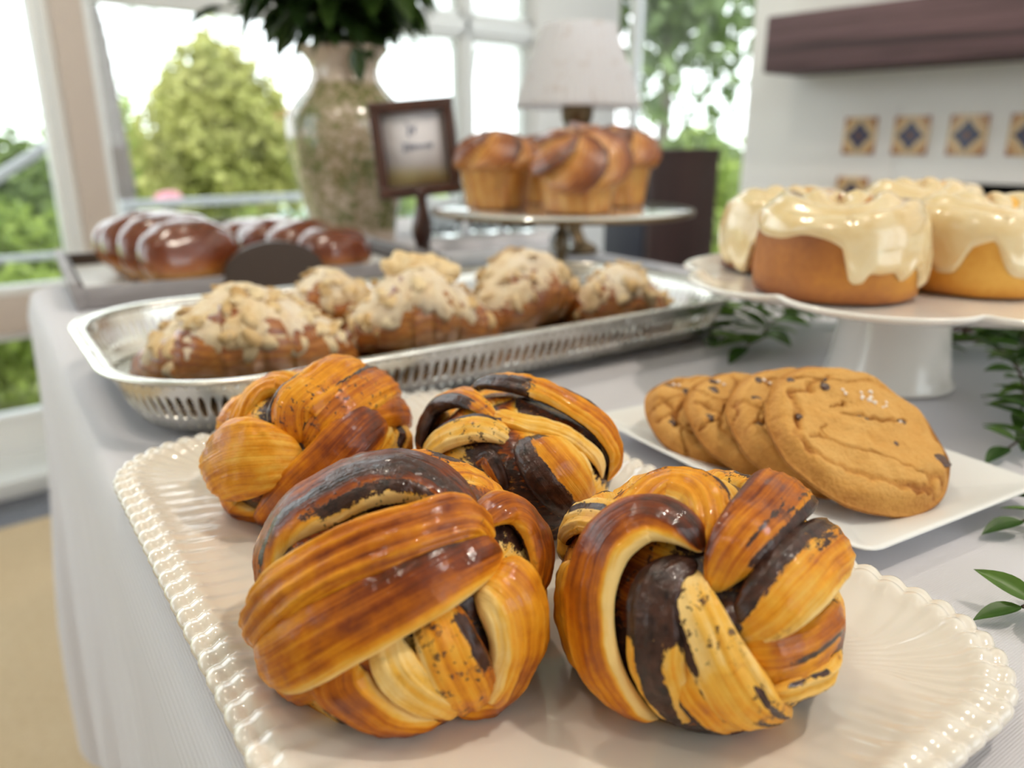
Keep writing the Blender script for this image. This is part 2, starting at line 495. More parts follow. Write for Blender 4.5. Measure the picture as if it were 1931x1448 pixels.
def tile_mat():
    m = M('painted talavera style tile', rough=0.35, coat=0.3)
    v = m.coord('Object')
    sp = m.n('ShaderNodeSeparateXYZ'); m.t.links.new(v, sp.inputs[0])
    y = m.math('ABSOLUTE', sp.outputs['Y']); z = m.math('ABSOLUTE', sp.outputs['Z'])
    K = 1 / 0.040
    y = m.math('MULTIPLY', y, K); z = m.math('MULTIPLY', z, K)
    star = m.math('ADD', m.math('POWER', y, 0.85), m.math('POWER', m.math('MULTIPLY', z, 0.9), 0.85))
    core = m.math('SQRT', m.math('ADD', m.math('POWER', y, 2), m.math('POWER', z, 2)))
    cy = m.math('SUBTRACT', 1.0, y); cz = m.math('SUBTRACT', 1.0, z)
    corner = m.math('SQRT', m.math('ADD', m.math('POWER', cy, 2), m.math('POWER', cz, 2)))
    c = m.ramp(corner, [(0.0, (0.30, 0.10, 0.03, 1)), (0.26, (0.34, 0.12, 0.035, 1)), (0.30, (0.66, 0.46, 0.24, 1)), (0.42, (0.64, 0.42, 0.20, 1)), (0.46, (0.40, 0.16, 0.05, 1)), (0.54, (0.42, 0.18, 0.06, 1)), (0.58, (0.68, 0.49, 0.27, 1)), (1.0, (0.66, 0.46, 0.24, 1))])
    st = m.ramp(star, [(0.84, 1.0), (0.90, 0.0)])
    c = m.mix(st, c, (0.022, 0.032, 0.085, 1))
    ct = m.ramp(core, [(0.20, 1.0), (0.27, 0.0)])
    c = m.mix(ct, c, (0.14, 0.055, 0.04, 1))
    m.set('Base Color', c)
    return m
MAT['tile'] = tile_mat()
TILE = mesh_data('painted_tile', *bevel_box(0.008, 0.081, 0.089, 0.0015, 1), MAT['tile'], smooth=False)
for y, z in [(0.962, 0.917), (0.837, 0.917), (0.711, 0.917), (0.586, 0.917), (0.965, 0.772)]:
    obj('painted_tile', TILE, fp, loc=(FX - 0.003, y, z))

# ------------------------------------------------------------------ dark cabinet by the window, second table
bx = thing('tall_dark_cabinet', 'tall narrow dark cabinet with a navy side standing before the window', 'cabinet', (1.436, 1.134, 0))
W_, D_ = 0.236, 0.126
add('cabinet_body', bevel_box(W_ - 0.004, D_ - 0.004, 0.86, 0.003, c=(0, 0, 0.445)), MAT['box_wood'], bx)
add('front_panel', bevel_box(W_, 0.012, 0.862, 0.003, c=(0, -D_ / 2 + 0.002, 0.446)), MAT['box_wood'], bx)
add('side_panel', bevel_box(0.010, D_ - 0.012, 0.862, 0.003, c=(-W_ / 2 + 0.002, 0.006, 0.446)), MAT['navy'], bx)['label'] = 'dark navy side panel'
add('top_board', bevel_box(W_ + 0.008, D_ + 0.008, 0.014, 0.003, c=(0, 0, 0.881)), MAT['box_wood'], bx)
add('plinth', bevel_box(W_ - 0.02, D_ - 0.02, 0.018, 0.001, c=(0, 0, 0.0095)), MAT['box_wood'], bx)

# ceiling downlights
for k, (x, y) in enumerate([(0.75, -0.35), (-0.55, 0.15), (0.35, 1.05)]):
    r = thing('ceiling_downlight', ['recessed ceiling downlight over the chimney end', 'recessed ceiling downlight over the open floor', 'recessed ceiling downlight over the far end of the buffet'][k], 'lamp', (x, y, ZC))
    add('trim_ring', lathe([(0.045, -0.001), (0.060, -0.001), (0.062, -0.006), (0.052, -0.008), (0.045, -0.004)], 32, caps=False), MAT['white_paint'], r)
    add('lens', lathe([(0.001, -0.002), (0.046, -0.002), (0.046, -0.004), (0.001, -0.004)], 24), MAT['lens'], r)
    ceiling_lamp_light((x, y, ZC - 0.06), (60, 12, 22)[k], (1.0, 0.90, 0.77), 0.045)

# ------------------------------------------------------------------ outside
def ground_mat():
    m = M('patio and lawn', rough=0.95)
    v = m.coord('Object')
    n = m.noise(v, 0.6, 4); f = m.noise(v, 14, 3)
    c = m.ramp(n, [(0.35, (0.20, 0.26, 0.08, 1)), (0.65, (0.36, 0.40, 0.14, 1))])
    m.set('Base Color', m.mix(m.mad(f, 0.4, 0), c, (0.45, 0.5, 0.16, 1)))
    return m
gr = add('ground', box2(-40, 60, YW + 0.09, 80, -0.36, -0.26, 0), ground_mat()); struct(gr)
gr2 = add('ground_side', box2(XR + 0.2, 60, -20, YW + 0.09, -0.36, -0.27, 0), M('pale bounce ground', rough=0.9, color=(0.52, 0.51, 0.49, 1))); struct(gr2)  # unseen ground, coloured pale so its bounce leaves the chimney wall neutral
dk = add('terrace', box2(-6, 3.2, YW + 0.09, 3.1, -0.26, -0.14, 0.01), M('pale stone terrace', rough=0.8, color=(0.62, 0.61, 0.60, 1))); struct(dk)
MAT['rail'] = M('pale grey steel rail', rough=0.4, color=(0.52, 0.53, 0.56, 1))
def railing():
    root = thing('balustrade', 'pale grey metal balustrade with glass panels along the terrace outside', 'railing', (0.9, 3.4, -0.259))
    add('top_rail', box2(-0.02, 2.2, -0.022, 0.022, 0.905, 0.938, 0.004), MAT['rail'], root)
    add('bottom_rail', box2(-3.2, 2.2, -0.015, 0.015, 0.735, 0.758, 0.004), MAT['rail'], root)
    for k in range(3):
        x = 0.0 + 1.06 * k
        add('post', box2(x - 0.02, x + 0.02, -0.02, 0.02, 0.0, 0.91, 0.003), MAT['rail'], root)
    for k in range(2):
        x = 0.04 + 1.06 * k
        add('glass_panel', box2(x, x + 0.98, -0.004, 0.004, 0.42, 0.90, 0), MAT['glass'], root, smooth=False)
railing()
def stair_rail():
    root = thing('stair_rail', 'sloping grey handrail climbing to the post outside the left pane', 'railing', (0.45, 3.3, -0.259))
    a = np.array([-0.9, 0, 0.02]); b = np.array([0.22, 0, 0.765]); 
    add('handrail', tube([(-1.3, 0, -0.04 + 0.0), (0.30, 0, 0.80)] if False else [(-1.1, 0.0, 0.36), (0.26, 0.0, 1.19)], 0.020, 10), MAT['rail'], root)
    for x in (-0.95, -0.35, 0.2):
        add('baluster', tube([(x, 0, 0.0), (x, 0, 0.36 + (x + 1.1) * 0.61)], 0.010, 8), MAT['rail'], root)
stair_rail()

# trees and hedges
rngT = np.random.default_rng(12)
def leaf_cloud(n, shape, size, seed, droop=0.3):
    """n leaf blades in a crown; shape(rng, n) gives positions"""
    r = np.random.default_rng(seed)
    P = shape(r, n)
    d = r.normal(size=(n, 3)); d[:, 2] -= droop; d /= np.linalg.norm(d, axis=1)[:, None]
    o = r.normal(size=(n, 3)); s = np.cross(d, o); s /= np.linalg.norm(s, axis=1)[:, None]
    L = size * r.uniform(0.6, 1.3, n)[:, None]
    V = np.stack([P, P + d * L * 0.5 + s * L * 0.28, P + d * L, P + d * L * 0.5 - s * L * 0.28], 1).reshape(-1, 3)
    i = np.arange(n)[:, None] * 4
    F = np.concatenate([i, i + 1, i + 2, i + 3], 1)
    rnd = np.repeat(r.random(n), 4)
    return V, F, rnd
def crown_shape(rx, ry, h, z0, taper=0.0, hollow=0.5, lumps=5):
    def f(r, n):
        u = r.normal(size=(n, 3)); u /= np.linalg.norm(u, axis=1)[:, None]
        k = (hollow + (1 - hollow) * r.random(n)) 
        k = k * (0.86 + 0.14 * np.sin(lumps * np.arctan2(u[:, 1], u[:, 0]) + 6 * u[:, 2]))
        z = (u[:, 2] * k + 1) / 2
        t = 1 - taper * z
        return np.stack([u[:, 0] * k * rx * t, u[:, 1] * k * ry * t, z0 + z * h], -1)
    return f
def tree(name, label, cat, x, y, h, rx, ry, z0, n, size, mat, trunk=True, taper=0.0, group=None, seed=0, hollow=0.5, zb=-0.26):
    root = thing(name, label, cat, (x, y, zb), 0, group)
    V, F, rnd = leaf_cloud(n, crown_shape(rx, ry, h, z0, taper, hollow), size, seed)
    o = add('foliage', (V, F), mat, root, smooth=False, attrs=dict(rnd=rnd))
    o['kind'] = 'stuff'
    if trunk: add('trunk', tube([(0, 0, 0.001), (0.02, 0, z0 + h * 0.3), (0.0, 0.02, z0 + h * 0.75)], [0.05 * max(1, rx), 0.015], 10, 12), MAT['bark'], root)
    return root
MAT['bark'] = M('grey brown bark', rough=0.9, color=(0.26, 0.22, 0.20, 1))
MAT['olive'] = leaf_mat('pale olive foliage', (0.24, 0.26, 0.06, 1), (0.55, 0.53, 0.20, 1), 0.7, 1.4, 0.3)
MAT['lime'] = leaf_mat('bright lime foliage', (0.13, 0.20, 0.035, 1), (0.45, 0.55, 0.13, 1), 0.7, 1.6, 0.35)
MAT['mid'] = leaf_mat('mid green foliage', (0.07, 0.11, 0.035, 1), (0.25, 0.33, 0.11, 1), 0.7, 1.6, 0.3)
MAT['deep'] = leaf_mat('deep green foliage', (0.05, 0.085, 0.03, 1), (0.17, 0.24, 0.085, 1), 0.5, 1.6, 0.3)
tree('conical_shrub', 'tall pale olive pointed tree filling the window between post and vase', 'tree', 2.70, 7.0, 2.05, 1.02, 0.9, 0.12, 10000, 0.10, MAT['olive'], True, 0.5, seed=1)
tree('conical_shrub', 'brighter green rounded bush left of the pale olive pointed tree', 'tree', 2.25, 9.3, 1.95, 0.85, 0.7, 0.1, 5000, 0.11, MAT['lime'], True, 0.5, seed=2)
tree('garden_bush', 'low lime green bush right of the pale olive tree, beside the vase', 'bush', 4.35, 7.2, 1.05, 0.62, 0.6, 0.0, 3500, 0.09, MAT['lime'], True, 0.2, seed=3)
tree('garden_bush', 'green bush seen through the left pane above the sloping handrail', 'bush', 0.95, 7.0, 1.35, 0.85, 0.7, 0.0, 4500, 0.11, MAT['mid'], True, 0.2, seed=4)
tree('garden_bush', 'lime bush low behind the left pane under the handrail', 'bush', 0.62, 4.9, 0.85, 0.55, 0.4, 0.05, 3000, 0.08, MAT['lime'], True, 0.2, seed=5)
tree('garden_bush', 'yellow green bush low outside the lower left pane', 'bush', 0.35, 4.0, 0.72, 0.7, 0.3, 0.0, 2600, 0.07, MAT['lime'], True, 0.1, seed=6)
for k, (x, y, r_, h_) in enumerate([(1.9, 4.6, 0.6, 0.78), (2.9, 5.4, 0.7, 0.72)]):
    tree('garden_bush', ['clipped green bush outside just below the balustrade rail', 'clipped green bush farther along below the balustrade rail'][k], 'bush', x, y, h_, r_, 0.45, 0.0, 2600, 0.07, MAT['mid' if k else 'lime'], True, 0.1, seed=7 + k)
# big broken tree to the right, sky sparkling between its leaves
tree('leafy_tree', 'big airy dark green tree with sky showing through, right of the lamp', 'tree', 5.6, 4.45, 3.4, 1.6, 1.2, 0.95, 4200, 0.16, MAT['deep'], True, 0.15, seed=20, hollow=0.15)
tree('garden_bush', 'dense green bush under the airy tree, right of the dark cabinet', 'bush', 5.0, 3.6, 1.30, 0.85, 0.5, 0.0, 5000, 0.10, MAT['mid'], True, 0.2, seed=21)
tree('garden_bush', 'lime green bush low between cabinet and chimney', 'bush', 4.0, 2.75, 1.15, 0.36, 0.36, 0.0, 2200, 0.08, MAT['lime'], True, 0.2, seed=23)
# palm trunk just outside the post
def palm():
    root = thing('palm_tree', 'grey palm trunk with a few fronds rising just right of the window post', 'tree', (1.115, 4.2, -0.26))
    P = crom(np.array([(0.0, 0, 0.001), (0.0, 0, 0.6), (-0.012, 0, 1.2), (-0.03, 0, 1.62), (-0.05, 0, 1.78)]), 60)
    r = 0.062 - 0.010 * np.linspace(0, 1, 60) + 0.004 * (np.arange(60) % 4 == 0)
    add('trunk', tube(P, list(r), 14), M('pale grey palm bark', rough=0.9, color=(0.20, 0.17, 0.165, 1)), root)
    rng = random.Random(2)
    for k in range(9):
        a = k * 0.7 + 0.2; L = 0.75
        el = 0.75 - 0.12 * (k % 3)
        rib = crom(np.array([(-0.05, 0, 1.76), (-0.05 + 0.35 * L * math.cos(a), 0.35 * L * math.sin(a), 1.76 + 0.30 * el), (-0.05 + 0.75 * L * math.cos(a), 0.75 * L * math.sin(a), 1.76 + 0.28 * el), (-0.05 + L * math.cos(a), L * math.sin(a), 1.76 + 0.02)]), 26)
        V, F = tube(rib, [0.008, 0.003], 5)
        V = list(V); F = list(F)
        for i in range(3, 26):
            t = rib[i] - rib[i - 1]; t /= np.linalg.norm(t); sd = np.cross(t, [0, 0, 1]); sd /= np.linalg.norm(sd)
            for sg in (-1, 1):
                l = 0.20 * (1 - 0.6 * abs(i / 25 - 0.4)); n0 = len(V); p = rib[i]
                tip = p + (sd * sg * 0.8 + t * 0.6 + np.array([0, 0, -0.35])) * l; md = (p + tip) / 2
                V += [tuple(p), tuple(md + t * 0.012), tuple(tip), tuple(md - t * 0.012)]; F.append((n0, n0 + 1, n0 + 2, n0 + 3))
        add('palm_frond', (V, F), MAT['mid'], root, smooth=False, attrs=dict(rnd=np.full(len(V), 0.5)))
palm()
# long far hedge, pool, houses
def hedge(x0, y0, x1, y1, h, label, seed, mat, n=7000):
    root = thing('far_hedge', label, 'hedge', (x0, y0, -0.26))
    dx, dy = x1 - x0, y1 - y0
    def shp(r, n):
        u = r.random(n); z = r.random(n) ** 0.7; w = r.normal(size=n) * 0.25
        L = math.hypot(dx, dy)
        return np.stack([u * dx - w * dy / L, u * dy + w * dx / L, z * h * (0.8 + 0.2 * np.sin(u * 23 + seed) + 0.1 * np.sin(u * 61))], -1)
    V, F, rnd = leaf_cloud(n, shp, 0.22, seed)
    o = add('foliage', (V, F), mat, root, smooth=False, attrs=dict(rnd=rnd)); o['kind'] = 'stuff'
hedge(-3, 17.5, 11, 15.2, 1.0, 'far green hedge across the garden, low on the horizon', 31, MAT['mid'], 8000)
hedge(12.3, 13.0, 17, 4.0, 1.35, 'far hedge at the right end of the garden behind the airy tree', 32, MAT['lime'], 7000)
def pool():
    root = thing('swimming_pool', 'pale turquoise swimming pool in the garden, glimpsed between vase and glass stand', 'pool', (7.2, 9.6, -0.26), R_(-49 + 6))
    w = M('pool water', rough=0.06, color=(0.30, 0.56, 0.58, 1)); w.set('Specular IOR Level', 0.6)
    w.bump(w.noise(w.coord('Object', (1, 3, 1)), 6, 3), 0.3, 0.02)
    add('water', box2(-3.2, 3.2, -1.3, 1.3, 0.001, 0.05, 0), w, root, smooth=False)
    cop = M('pale pool coping', rough=0.7, color=(0.74, 0.73, 0.70, 1))
    for nm, b in (('coping', (-3.6, 3.6, -1.75, -1.3)), ('coping', (-3.6, 3.6, 1.3, 1.75)), ('coping', (-3.6, -3.2, -1.3, 1.3)), ('coping', (3.2, 3.6, -1.3, 1.3))):
        add(nm, box2(*b, 0.0, 0.09, 0.01), cop, root)
pool()
def house(x, y, w, d, h, label, rot, wallc, roofc):
    root = thing('house', label, 'house', (x, y, -0.26), rot)
    wm = M('house wall ' + str(int(x)), rough=0.9, color=wallc); rm = M('roof tile ' + str(int(x)), rough=0.8, color=roofc)
    add('house_walls', bevel_box(w, d, h, 0.01, 1, (0, 0, h / 2 + 0.001)), wm, root, smooth=False)
    o = 0.4; rh = 1.1
    V = [(-w / 2 - o, -d / 2 - o, h), (w / 2 + o, -d / 2 - o, h), (w / 2 + o, d / 2 + o, h), (-w / 2 - o, d / 2 + o, h), (-w / 2 + d / 3, 0, h + rh), (w / 2 - d / 3, 0, h + rh)]
    add('roof', (V, [(0, 1, 5, 4), (2, 3, 4, 5), (1, 2, 5), (3, 0, 4), (3, 2, 1, 0)]), rm, root, smooth=False)
    dark = M('house window glass', rough=0.1, color=(0.12, 0.15, 0.18, 1))
    for k in (-1, 0, 1):
        add('window', bevel_box(w * 0.13, 0.06, h * 0.4, 0.01, 1, (k * w * 0.3, -d / 2, h * 0.55)), dark, root)
house(12.6, 25.5, 6.5, 5, 1.15, 'far pale house with a terracotta roof behind the vase', R_(-25), (0.78, 0.66, 0.55, 1), (0.55, 0.21, 0.12, 1))
house(1.6, 24.0, 2.6, 3, 1.5, 'far house with a pinkish roof seen through the left pane', R_(-8), (0.8, 0.72, 0.64, 1), (0.62, 0.28, 0.20, 1))
PETAL = mesh_data('petal', *lathe([(0.004, 0.0), (0.03, 0.012), (0.042, 0.035), (0.03, 0.055), (0.005, 0.06)], 12), M('pink petal', rough=0.6, color=(0.80, 0.30, 0.38, 1)))
def flowers():
    for k, (x, y, z) in enumerate([(1.235, 3.9, 0.60)]):
        root = thing('pink_flower', 'blurred pink flower on a stalk below the balustrade rail', 'flower', (x, y, -0.26))
        add('stalk', tube([(0, 0, 0.001), (0.01, 0, 0.5), (0, 0, 0.88)], 0.006, 6, 10), MAT['stem_green'], root)
        pm = M('pink petals', rough=0.6, color=(0.80, 0.28, 0.36, 1))
        for j in range(7):
            a = j * 0.9
            o = obj('petal', PETAL, root, loc=(0.02 * math.cos(a), 0.02 * math.sin(a), 0.88), rot=(0.5 * math.sin(a), -0.5 * math.cos(a), a), scale=(1, 1, 1))
flowers()
# open steel pergola outside, its slanting rafters show against the sky
def pergola():
    root = thing('white_pergola', 'thin white pergola frame outside against the bright sky', 'pergola', (2.95, 3.9, -0.26))
    pm = M('white pergola metal', rough=0.4, color=(0.75, 0.78, 0.80, 1))
    add('beam', box2(-0.55, 1.12, -0.03, 0.03, 1.68, 1.74, 0.004), pm, root)
    add('beam', box2(-0.55, 1.12, -0.03, 0.03, 1.80, 1.95, 0.004), pm, root)
    for x in (0.02, 1.07):
        add('post', box2(x - 0.02, x + 0.02, -0.02, 0.02, 0.001, 1.68, 0.003), pm, root)
    add('brace', tube([(0.16, 0, 1.15), (0.42, 0, 1.70)], 0.014, 8), pm, root)
    add('brace', tube([(0.02, 0, 0.9), (0.16, 0, 1.7)], 0.010, 8), pm, root)
pergola()

# ------------------------------------------------------------------ rounded-rectangle helper
def rrect(hx, hy, rad, n):
    """n points evenly spaced round a rounded rectangle, with outward normals"""
    segs = []
    L = 2 * (2 * hx - 2 * rad) + 2 * (2 * hy - 2 * rad) + 2 * math.pi * rad
    s = np.linspace(0, L, n, endpoint=False)
    P = np.zeros((n, 2)); N = np.zeros((n, 2))
    parts = [('l', (hx, -hy + rad), (0, 1), 2 * hy - 2 * rad, (1, 0)), ('a', (hx - rad, hy - rad), 0, math.pi / 2 * rad, None),
             ('l', (hx - rad, hy), (-1, 0), 2 * hx - 2 * rad, (0, 1)), ('a', (-hx + rad, hy - rad), math.pi / 2, math.pi / 2 * rad, None),
             ('l', (-hx, hy - rad), (0, -1), 2 * hy - 2 * rad, (-1, 0)), ('a', (-hx + rad, -hy + rad), math.pi, math.pi / 2 * rad, None),
             ('l', (-hx + rad, -hy), (1, 0), 2 * hx - 2 * rad, (0, -1)), ('a', (hx - rad, -hy + rad), 1.5 * math.pi, math.pi / 2 * rad, None)]
    acc = 0
    for kind, o, d, ln, nn in parts:
        k = (s >= acc - 1e-12) & (s < acc + ln); u = s[k] - acc
        if kind == 'l':
            P[k] = np.array(o) + u[:, None] * np.array(d); N[k] = nn
        else:
            a = d + u / rad; dv = np.stack([np.cos(a), np.sin(a)], -1)
            P[k] = np.array(o) + rad * dv; N[k] = dv
        acc += ln
    return P, N, s, L

def dish(hx, hy, rad, prof, n, floor=True, mod=None):
    """shell swept round a rounded rectangle; prof = (inset, z) from the centre side to the rim and back below"""
    P, N, s, L = rrect(hx, hy, rad, n)
    cen = np.sign(P) * np.array([hx - rad, hy - rad])                  # centre of the nearest corner's rounding
    arc = (np.abs(P[:, 0]) > hx - rad + 1e-7) & (np.abs(P[:, 1]) > hy - rad + 1e-7)
    V = []; k = len(prof)
    for j, (ins, z) in enumerate(prof):
        q = P - N * ins
        if ins > rad * 0.75:                                           # keep the inner rings' corners softly rounded
            r2 = 0.25 * rad; e = ins - (rad - r2)
            sc = np.array([(hx - ins - r2) / (hx - rad), (hy - ins - r2) / (hy - rad)])
            q = np.where(arc[:, None], cen * sc + N * r2, np.where(np.abs(N) > 0.5, P - N * ins, P * sc))
        zz = np.full(n, z)
        if mod is not None:
            di, dz = mod(s, L, j, ins)
            q = q - N * di[:, None]; zz = zz + dz
        V.append(np.stack([q[:, 0], q[:, 1], zz], -1))
    V = np.stack(V, 1).reshape(-1, 3)
    V = V.reshape(n, k, 3)
    inner = [V[:, 0] * [f, f, 1] for f in (0.02, 0.3, 0.65)]; under = [V[:, -1] * [f, f, 1] for f in (0.65, 0.02)]
    V = np.concatenate([np.stack(inner, 1), V, np.stack(under, 1)], 1); k += 5
    V = V.reshape(-1, 3)
    F = [tuple(q) for q in grid(n, k, wu=True)]
    F.append(tuple(i * k for i in range(n)))
    F.append(tuple(i * k + k - 1 for i in range(n))[::-1])
    return V, F

TABLE_ROT = R_(-7)
# ------------------------------------------------------------------ table under its cloth
def table_edges():
    # table plan: left edge runs from the near left to the far left corner
    c = np.array([0.152, 0.967]); ux = np.array([math.cos(TABLE_ROT), math.sin(TABLE_ROT)]); uy = np.array([-math.sin(TABLE_ROT), math.cos(TABLE_ROT)])
    return c, ux, uy
tc, tux, tuy = table_edges()
TW, TL = 0.69, 1.55       # size of the table top
tmid = tc + tux * TW / 2 - tuy * TL / 2
tbl = thing('serving_table', 'long buffet table hidden under the pale cloth, all the pastries stand on it', 'table', (tmid[0], tmid[1], 0), TABLE_ROT)
add('table_top', bevel_box(TW - 0.02, TL - 0.02, 0.025, 0.004, c=(0, 0, T - 0.018)), MAT['dark_wood'], tbl)
for sx in (-1, 1):
    for sy in (-1, 1):
        add('leg', bevel_box(0.05, 0.05, T - 0.042, 0.004, c=(sx * (TW / 2 - 0.07), sy * (TL / 2 - 0.07), 0.0115 + (T - 0.042) / 2)), MAT['dark_wood'], tbl)

def tablecloth(TW=TW, TL=TL, flare=0.07):
    HEM = T - 0.64
    n = 1400; rad = 0.035
    P, N, s, L = rrect(TW / 2, TL / 2, rad, n)
    rows_in = [0.30, 0.12, 0.05, 0.022, 0.008]
    rows_dn = [0.0, 0.004, 0.012, 0.026, 0.05, 0.09, 0.14, 0.2, 0.27, 0.34, 0.42, 0.5, 0.55, 0.58, 0.595, 0.60]
    V = []
    f1 = np.sin(2 * np.pi * s / L * 21 + 0.6) + 0.5 * np.sin(2 * np.pi * s / L * 33 + 1.9) + 0.35 * np.sin(2 * np.pi * s / L * 54 + 0.2)
    f2 = np.sin(2 * np.pi * s / L * 47 + 2.2)
    wide = np.exp(-(np.hypot(np.abs(P[:, 0]) - TW / 2, np.abs(P[:, 1]) - TL / 2) / 0.22) ** 2)
    corner = sum(np.exp(-(np.hypot(np.abs(P[:, 0]) - TW / 2, np.abs(P[:, 1]) - TL / 2) / 0.045) ** 2) for _ in (0,))
    for ins in rows_in:
        q = np.clip(P - N * ins, [-(TW / 2 - ins), -(TL / 2 - ins)], [TW / 2 - ins, TL / 2 - ins])
        V.append(np.stack([q[:, 0], q[:, 1], np.full(n, T)], -1))
    for d in rows_dn:
        k = smoothstep(0.03, 0.5, d)
        out = 0.002 + 0.010 * math.sqrt(max(d, 0) / 0.026) * (d < 0.026) + (0.010 if d >= 0.026 else 0)
        amp = 0.019 * k * (0.35 + 0.65 * wide)
        q = P + N * (out + 0.005 * k + amp * f1 + 0.005 * k * f2 + flare * k * corner)[:, None]
        zz = np.full(n, T - d) if d > 0 else np.full(n, T - 0.0004)
        V.append(np.stack([q[:, 0], q[:, 1], zz], -1))
    k = len(V)
    V = np.stack(V, 1).reshape(-1, 3)
    F = [tuple(q)[::-1] for q in grid(n, k, wu=True)]
    F.append(tuple(i * k for i in range(n)))
    return V, F
cl = add('tablecloth', tablecloth(), MAT['cloth'], loc=(tmid[0], tmid[1], 0.0), rot=(0, 0, TABLE_ROT))
tag(cl, 'pale linen tablecloth falling in soft folds over the buffet table', 'tablecloth')
# a second table stands against the far side of the buffet
W2, L2 = 0.52, 0.42
m2 = tc + tux * (0.275 + W2 / 2) + tuy * (0.108 + L2 / 2)
tb2 = thing('side_table', 'second cloth covered table behind the buffet, carrying the vase', 'table', (m2[0], m2[1], 0), TABLE_ROT)
add('table_top', bevel_box(W2 - 0.02, L2 - 0.02, 0.025, 0.004, c=(0, 0, T - 0.018)), MAT['dark_wood'], tb2)
for sx in (-1, 1):
    for sy in (-1, 1):
        add('leg', bevel_box(0.04, 0.04, T - 0.042, 0.004, c=(sx * (W2 / 2 - 0.06), sy * (L2 / 2 - 0.06), 0.0115 + (T - 0.042) / 2)), MAT['dark_wood'], tb2)
cl2 = add('tablecloth', tablecloth(W2, L2, 0.0), MAT['cloth'], loc=(m2[0], m2[1], 0.0), rot=(0, 0, TABLE_ROT))
tag(cl2, 'white tablecloth over the second table under the vase', 'tablecloth')
def tumbler(x, y, label):
    o = add('glass_tumbler', lathe([(0.002, 0.0005), (0.028, 0.0005), (0.030, 0.003), (0.034, 0.085), (0.0348, 0.0865), (0.0335, 0.0865), (0.0318, 0.083), (0.0285, 0.008), (0.002, 0.006)], 40), MAT['clear'], loc=(x, y, T + 0.0008))
    tag(o, label, 'glass', 'clear tumblers behind the glass stand')
tumbler(0.775, 1.065, 'clear glass tumbler just right of the sign post')
tumbler(0.860, 1.062, 'clear glass tumbler seen under the middle of the glass stand')
tumbler(0.915, 1.035, 'clear glass tumbler nearest the stem of the glass stand')
E_ = 0.0008
# ------------------------------------------------------------------ cream platter under the knot buns
def platter():
    pitch_n = 112
    prof = [(0.05, 0.0052), (0.043, 0.0058), (0.036, 0.0066), (0.030, 0.0074), (0.025, 0.0083), (0.020, 0.0093), (0.0165, 0.0101),
            (0.0135, 0.0109), (0.0115, 0.0118), (0.0098, 0.0127), (0.0082, 0.0131), (0.0066, 0.0131), (0.0054, 0.0126), (0.0044, 0.0123), (0.0034, 0.0126), (0.0022, 0.0127), (0.0010, 0.0122), (0.0002, 0.0111), (0.0, 0.0098), (0.0010, 0.0086), (0.006, 0.0068), (0.016, 0.0042),
            (0.035, 0.0012), (0.045, 0.0004), (0.05, 0.0004)]
    def mod(s, L, j, ins):
        ph = 2 * np.pi * pitch_n * (s / L) + ins * 190
        c = np.cos(ph)
        top = j < 19
        e = smoothstep(0.038, 0.010, ins)
        b = (np.abs(np.cos(ph / 2)) - 0.6)                   # rounded gadroons with sharp valleys
        dz = (0.0015 * e * b if ins < 0.0092 else 0.00030 * e * c) if top else 0.0004 * e * c
        di = -0.0009 * smoothstep(0.006, 0.0, ins) * b
        return di + 0 * s, dz + 0 * s
    return dish(0.100, 0.160, 0.043, prof, pitch_n * 12, mod=mod)
pl = add('cream_platter', platter(), MAT['china'], loc=(0.1545, 0.2035, T + E_), rot=(0, 0, R_(-6)))
tag(pl, 'cream china platter with a fluted beaded rim under the knot buns', 'platter')

